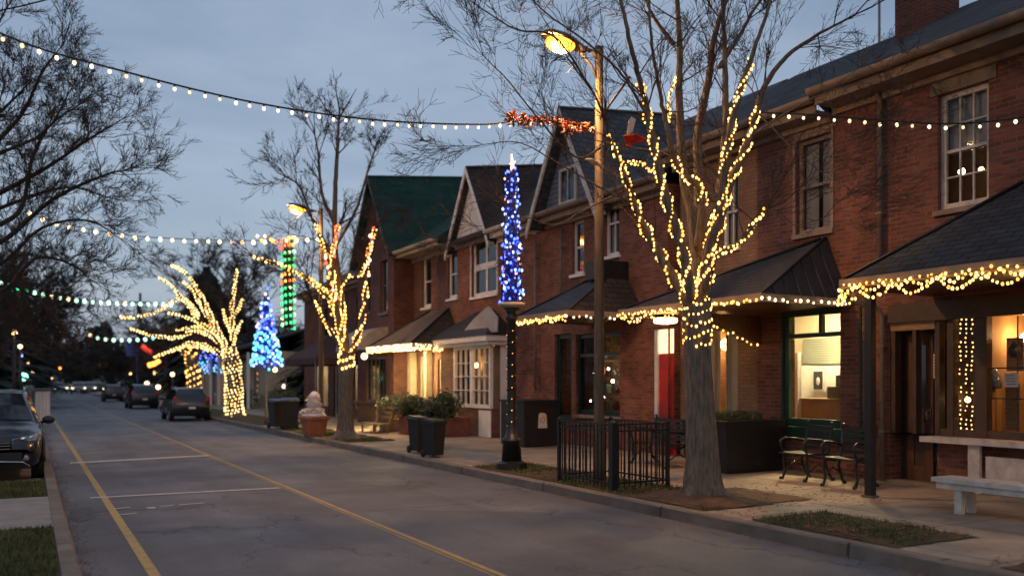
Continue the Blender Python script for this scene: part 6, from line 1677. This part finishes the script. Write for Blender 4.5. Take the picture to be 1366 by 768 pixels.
# red shop sign left edge
c = at(-6, 482, 60)
t = thing('hanging_sign', 'red lit sign with dark cutout at the left edge of the photo', 'sign', (c.x, c.y, c.z-.6))
p = MB(); p.box(c.x-.5, c.x+.38, c.y, c.y+.08, c.z-.5, c.z+.5); p.build('panel', MT['e_signalred'], t)
p = MB(); p.add([(c.x+.0, c.y-.004, c.z-.25), (c.x+.3, c.y-.004, c.z-.05), (c.x+.3, c.y-.004, c.z+.05), (c.x+.0, c.y-.004, c.z+.25)], [(0, 1, 2, 3)]); p.build('emblem', MT['ink'], t)
p = MB(); p.tube([(c.x, c.y+.04, .1), (c.x, c.y+.04, c.z-.5)], .05, 8); p.build('post', MT['grey_metal'], t)
# yellow diamond sign
c = at(138, 486, 120)
t = thing('road_sign', 'yellow diamond warning sign at the far end of the street', 'sign', (c.x, c.y, .1))
p = MB(); p.slab([(c.x, c.y, c.z-.75), (c.x+.75, c.y, c.z), (c.x, c.y, c.z+.75), (c.x-.75, c.y, c.z)], .03); p.build('plate', MT['e_warm2'] if False else mat('yellow_sign', (.8, .35, .02), .5, .05), t)
p = MB(); p.tube([(c.x, c.y+.05, .1), (c.x, c.y+.05, c.z)], .05, 6); p.build('post', MT['grey_metal'], t)
# white pole, banner, neon shapes
c = at(222, 531, 82)
p = MB(); p.tube([(c.x, c.y, .1), (c.x, c.y, 4.1)], .12, 10); tag(p.build('white_pole', MT['white']), 'slim white pole beside the porch columns beyond the parked cars', 'pole')
def neon(label, pts, d, r_, m):
    P = [at(a, b, d) for a, b in pts]; t = thing('neon_shape', label, 'light decoration', tuple(P[0]))
    p = MB(); p.tube(P, r_, 8); p.build('tube_light', MT[m], t)
    q = MB(); q.tube([P[-1]+Vector((0, .1, 0)), Vector((P[-1].x+.6, P[-1].y+.1, P[-1].z+.1)), Vector((P[-1].x+.6, P[-1].y+.1, .1))], .05, 6); q.build('bracket', MT['grey_metal'], t)
neon('red glowing ribbon decoration hanging from a far pole', [(190, 461), (194, 465), (199, 468), (203, 471)], 85, .22, 'e_signalred')
neon('orange glowing bar decoration below the red one', [(198, 487), (206, 485), (213, 481)], 80, .22, 'e_warm2')
c = at(175, 463, 95)
p = MB(); p.box(c.x-.5, c.x+.5, c.y, c.y+.06, c.z-1.0, c.z+1.0); p.tube([(c.x+.6, c.y+.03, .1), (c.x+.6, c.y+.03, c.z+1.1)], .07, 8); tag(p.build('banner', mat('blue_banner', (.10, .13, .42), .7, .6, 1.2)), 'blue banner hanging high on a far pole', 'banner')
c = at(187, 470, 100)
p = MB(); p.tube([(c.x, c.y, .1), (c.x, c.y, 12)], [.22, .14], 10); p.box(c.x-1.2, c.x+1.2, c.y-.06, c.y+.06, 10.8, 11.0); p.box(c.x-.4, c.x+.1, c.y-.3, c.y-.1, 9.6, 10.6); tag(p.build('utility_pole', MT['bark_dark']), 'tall wooden utility pole far down the right side', 'pole')

# ------------------------------------------------------------------ cars
def make_car(label, x, y, rear=False, paint='car_navy', S=(1, 1, 1), lights='off', group=None, plate=True):
    t = thing('parked_car', label, 'car', (0, 0, 0), group); ORG[t.name] = (0, 0, 0)
    st_ = [ # y, hw, zb, zbelt, ztop, hwtop
     (0.00, .66, .36, .62, .70, .56), (.05, .80, .28, .70, .80, .68), (.18, .87, .24, .80, .90, .74), (.45, .91, .23, .90, .99, .78), (.9, .925, .23, .96, 1.04, .80), (1.20, .93, .23, 1.0, 1.07, .81),
     (1.25, .93, .23, 1.0, 1.10, .80), (1.60, .93, .23, 1.01, 1.37, .72), (1.98, .93, .23, 1.02, 1.60, .66), (2.3, .93, .23, 1.03, 1.66, .66), (2.9, .93, .23, 1.04, 1.68, .665), (3.5, .93, .23, 1.05, 1.66, .66), (4.05, .92, .24, 1.06, 1.60, .64), (4.35, .89, .27, 1.07, 1.36, .70), (4.5, .86, .30, 1.04, 1.10, .74), (4.60, .80, .34, .90, .96, .68)]
    def sect(s_):
        y_, hw, zb, zl, zt_, ht = s_
        R_ = [(0, zb), (hw*.82, zb), (hw*.96, zb+.10), (hw, zb+.25), (hw, (zb+zl)/2+.05), (hw*.985, zl-.06), (hw*.955, zl), (ht+(hw-ht)*.35*0+.02, zt_-.07), (ht-.06, zt_-.015), (ht*.6, zt_), (0, zt_+.01)]
        return [(a, y_, z) for a, z in R_] + [(-a, y_, z) for a, z in reversed(R_[1:-1])]
    S_ = [sect(s_) for s_ in st_]; n = len(S_[0]); vs = [v for s_ in S_ for v in s_]
    fs = []; 
    for i in range(len(S_)-1):
        for k_ in range(n): fs.append((i*n+k_, (i+1)*n+k_, (i+1)*n+(k_+1) % n, i*n+(k_+1) % n))
    fs += [tuple(range(n)), tuple(reversed([(len(S_)-1)*n+k_ for k_ in range(n)]))]
    b = MB(); b.add(vs, fs, True)
    body = b.build('body', MT[paint], t)
    def off(p, q=.006):
        v = Vector(p); c = Vector((0, v.y, .9)); d = (v-c); d.normalize(); return v + d*q
    # side glass
    for sg in (0, 1):
        g_ = MB(); A = 6; Bk = 7
        for i in range(6, 13):
            pts = []
            for (ii, kk) in ((i, A), (i+1, A), (i+1, Bk), (i, Bk)):
                idx = kk if sg == 0 else (n-kk) % n
                pts.append(Vector(S_[ii][idx]))
            for j in range(4): pts[j] = off(pts[j])
            if i in (9, 11): 
                w_ = .04*(pts[1]-pts[0]).normalized(); pts[1] = pts[1]-w_; pts[2] = pts[2]-w_
            up_ = (pts[3]-pts[0])*.08; pts[0] = pts[0]+up_; pts[1] = pts[1]+(pts[2]-pts[1])*.08
            g_.quad(*pts)
        g_.build('side_window', MT['pane_dark'], t)
    # windshield, rear glass
    for nm, i0, i1 in (('windscreen', 6, 8), ('rear_window', 12, 14)):
        g_ = MB(); ks = (8, 9, 10, 11, 12)
        for i in range(i0, i1):
            for a, b2 in zip(ks, ks[1:]):
                q = [Vector(S_[i][a]), Vector(S_[i+1][a]), Vector(S_[i+1][b2]), Vector(S_[i][b2])]
                g_.add([p + Vector((0, (-.006 if nm == 'windscreen' else .006), .008)) for p in q], [(0, 1, 2, 3)], True)
        g_.build(nm, MT['pane_dark'], t)
    for (yy) in (.86, 3.72):
        for sx in (-1, 1):
            w_ = MB(); w_.tube([(sx*.74, yy, .34), (sx*.93, yy, .34), (sx*.945, yy, .34)], [.34, .34, .31], 22); wh = w_.build('wheel', MT['tyre'], t)
            w_ = MB(); w_.tube([(sx*.94, yy, .34), (sx*.952, yy, .34)], [.22, .20], 18); w_.build('rim', MT['rim'], wh)
            w_ = MB(); pts = [(sx*.935, yy+.43*math.cos(a), .34+.43*math.sin(a)) for a in [PI*j/10 for j in range(11)]]; w_.tube(pts, .035, 6); w_.build('wheel_arch', MT['black_plastic'], wh)
    for sx in (-1, 1):
        h_ = MB(); h_.add([(sx*.46, -.005+.03, .73), (sx*.80, .09, .76), (sx*.885, .34, .82), (sx*.86, .30, .90), (sx*.74, .13, .86), (sx*.46, .045, .80)], [(0, 1, 4, 5), (1, 2, 3, 4)])
        hl = h_.build('headlight', MT['lens'] if lights != 'head' else MT['e_head'], t)
        h_ = MB(); h_.ball((sx*.62, .07, .79), .05, 10, 8); h_.ball((sx*.74, .13, .81), .04, 10, 8); h_.build('lamp_unit', MT['chrome'], hl)
        h_ = MB(); h_.tube([(sx*.66, .0, .45), (sx*.66, .05, .45)], .055, 10); h_.build('fog_lamp', MT['lens'], t)
        m_ = MB(); m_.box(sx*1.0-.09 if sx > 0 else -1.10, sx*1.0+.10 if sx > 0 else -.91, 1.45, 1.60, .99, 1.14) if False else m_.ball((sx*1.03, 1.52, 1.08), .11, 10, 8, (1.0, .7, .75)); m_.tube([(sx*.9, 1.52, 1.03), (sx*1.0, 1.52, 1.05)], .03, 6); m_.build('side_mirror', MT['black_plastic'], t)
        r_ = MB(); r_.add([(sx*.58, 4.60, .96), (sx*.84, 4.53, .96), (sx*.86, 4.50, 1.12), (sx*.80, 4.42, 1.28), (sx*.74, 4.46, 1.25), (sx*.60, 4.56, 1.02)], [(0, 1, 2, 5), (5, 2, 3, 4)]); r_.build('tail_light', MT['e_tail' if lights == 'tail' else 'tail'], t)
        k_ = MB(); k_.tube([(sx*.63, 2.0, 1.67), (sx*.63, 2.1, 1.72), (sx*.63, 3.8, 1.71), (sx*.63, 3.95, 1.65)], .016, 6); k_.build('roof_rail', MT['chrome'], t)
        for dy in (2.35, 3.3):
            d_ = MB(); d_.beam((sx*.945, dy, .88), (sx*.945, dy+.2, .88), .02, .03); d_.build('door_handle', MT['chrome'], t)
            if sx > 0 or True:
                q = MB(); q.beam((sx*.935, dy-.16, .35), (sx*.937, dy-.16, .98), .004, .012); q.build('door_seam', MT['ink'], t)
    g_ = MB(); g_.box(-.45, .45, .0, .05, .60, .76); gr = g_.build('grille', MT['black_plastic'], t)
    g_ = MB(); 
    for z in (.625, .68, .735): g_.box(-.43, .43, -.012, .0, z-.01, z+.01)
    g_.build('grille_bar', MT['chrome'], gr)
    g_ = MB(); g_.tube([(-.72, .03, .30), (-.62, -.01, .38), (-.3, -.025, .40), (.3, -.025, .40), (.62, -.01, .38), (.72, .03, .30)], .016, 6); g_.build('bumper_trim', MT['chrome'], t)
    g_ = MB(); g_.box(-.6, .6, -.004, .06, .385, .56); g_.build('lower_grille', MT['black_plastic'], t)
    if plate:
        g_ = MB(); g_.box(-.16, .16, -.02, -.005, .46, .57); g_.build('number_plate', MT['paper'], t)
        g_ = MB(); g_.box(-.16, .16, 4.6, 4.615, .62, .73); g_.build('number_plate', MT['paper'], t)
    t.scale = S; t.rotation_euler = (0, 0, PI if rear else 0); t.location = (x, y, 0 if not rear else 0)
    return t
# near left (front faces the camera)
c1 = make_car('dark navy four wheel drive car parked facing us at the left edge', -.70, 16.95, S=(1, 1, .94)); c1.location.z = .06
# right side cars seen from behind: rotate so the rear (local y 4.6) faces -Y
c2 = make_car('black car seen from behind, nearest at the right kerb', 6.38, 40.6+3.9, rear=True, paint='car_black', S=(.92, .85, .90))
c3 = make_car('dark car seen from behind, second along the right kerb', 6.55, 60+4.1, rear=True, paint='car_black', S=(.94, .9, .94))
dup(c3, (6.5, 82+4.0, 0), PI, label='third dark car along the right kerb, mostly hidden', scale=(.85, .8, .88))
c5 = make_car('oncoming car with headlights on far up the road', 4.2, 118, paint='car_black', lights='head')
c5.location = (3.0, 112, 0)
x, y = at(105, 520, 120)[:2]; c5.location = (x, y, 0)
dup(c5, (at(119, 520, 125)[0], at(119, 520, 125)[1], 0), 0, label='second oncoming car with headlights right beside the first')
c6 = make_car('grey car crossing far up the road', *at(146, 520, 110)[:2], paint='car_grey', lights='head'); c6.rotation_euler = (0, 0, R(-20))
dup(c3, (at(128, 520, 135)[0], at(128, 520, 135)[1], 0), PI, label='dark car driving away in the middle of the far road')
dup(c6, (at(82, 520, 125)[0], at(82, 520, 125)[1], 0), R(10), label='grey car far up at the left side of the road')

# ------------------------------------------------------------------ wires
def wire(label, pts, r_=.012):
    mb = MB(); mb.tube(catmull(pts, 8), r_, 4); tag(mb.build('overhead_wire', MT['cord']), label, 'wire')
wire('thin black wire crossing the top left corner', [at(-20, 18, 20), at(30, 8, 20), at(80, -5, 20)], .02)
# antenna/utility mast behind the near roof
p = MB(); c = at(1173, 40, 26); p.tube([(c.x, c.y, 6), (c.x, c.y, c.z+1.6)], .04, 6); tag(p.build('roof_mast', MT['grey_metal']), 'thin mast rising behind the near roof ridge', 'mast')
# distant bare tree behind near roof
grown_tree('bare_tree', 'thin bare tree showing over the near roof', 21, 19.5, 13.0, .2, 27, nlimb=6, depth=4, L0=2.6, spread=.6, th=.35, minr=.006, up=.4)

# ------------------------------------------------------------------ light
SUN_EL, SUN_AZ = 4.0, 205.0
w = bpy.data.worlds.new('World'); sc.world = w; w.use_nodes = True
nt = w.node_tree; bg = nt.nodes['Background']
sky = nn(nt, 'ShaderNodeTexSky'); sky.sky_type = 'NISHITA'; sky.sun_disc = False; sky.sun_elevation = R(SUN_EL); sky.sun_rotation = R(SUN_AZ); sky.air_density = 1.2; sky.dust_density = 1.0; sky.ozone_density = 2.0
tc = nn(nt, 'ShaderNodeTexCoord')
mp = nn(nt, 'ShaderNodeMapping'); mp.inputs['Scale'].default_value = (1.2, 1.2, 4.0); nt.links.new(tc.outputs['Generated'], mp.inputs[0])
cn = nn(nt, 'ShaderNodeTexNoise'); cn.inputs['Scale'].default_value = 1.6; cn.inputs['Detail'].default_value = 7; cn.inputs['Roughness'].default_value = .55; cn.inputs['Distortion'].default_value = .3
nt.links.new(mp.outputs[0], cn.inputs['Vector'])
cr = nn(nt, 'ShaderNodeValToRGB'); cr.color_ramp.elements[0].position = .35; cr.color_ramp.elements[0].color = (1.15, 1.5, 2.2, 1); cr.color_ramp.elements[1].position = .68; cr.color_ramp.elements[1].color = (2.15, 2.5, 3.2, 1)
nt.links.new(cn.outputs['Fac'], cr.inputs[0])
mx = nn(nt, 'ShaderNodeMix', data_type='RGBA'); mx.inputs['Factor'].default_value = .8
nt.links.new(sky.outputs[0], mx.inputs['A']); nt.links.new(cr.outputs[0], mx.inputs['B'])
dp = nn(nt, 'ShaderNodeVectorMath', operation='DOT_PRODUCT'); dp.inputs[1].default_value = (.25, .95, .0); nt.links.new(tc.outputs['Generated'], dp.inputs[0])
gr_ = nn(nt, 'ShaderNodeMapRange'); gr_.inputs[1].default_value = -1.0; gr_.inputs[2].default_value = 1.0; gr_.inputs[3].default_value = .72; gr_.inputs[4].default_value = 1.26; nt.links.new(dp.outputs['Value'], gr_.inputs[0])
vm = nn(nt, 'ShaderNodeVectorMath', operation='SCALE'); nt.links.new(mx.outputs['Result'], vm.inputs[0]); nt.links.new(gr_.outputs[0], vm.inputs['Scale'])
nt.links.new(vm.outputs[0], bg.inputs['Color']); bg.inputs['Strength'].default_value = .15
S = bpy.data.lights.new('dusk_sun', 'SUN'); S.energy = .22; S.angle = R(50); S.color = (.95, .88, .95)
so = bpy.data.objects.new('dusk_sun', S); col.objects.link(so); so.rotation_euler = (R(50), 0, R(-SUN_AZ + 180 - 0))

# ------------------------------------------------------------------ camera
cam = bpy.data.cameras.new('camera'); co = bpy.data.objects.new('camera', cam); col.objects.link(co)
co.location = (0, 0, CH); co.rotation_euler = (R(90), 0, -TH)
cam.sensor_width = 36; cam.lens = 36*F/1366; cam.shift_y = (HY-384)/1366; cam.clip_end = 3000; cam.clip_start = .05
cam.dof.use_dof = True; cam.dof.focus_distance = 13.5; cam.dof.aperture_fstop = cam.lens/1000/.046
sc.camera = co
sc.view_settings.view_transform = 'Standard'; sc.view_settings.look = 'None'; sc.view_settings.exposure = .27; sc.view_settings.gamma = 1
sc.cycles.use_denoising = True
sc.cycles.sample_clamp_indirect = 3.0
sc.cycles.max_bounces = 6; sc.cycles.transparent_max_bounces = 12; sc.cycles.caustics_reflective = False; sc.cycles.caustics_refractive = False
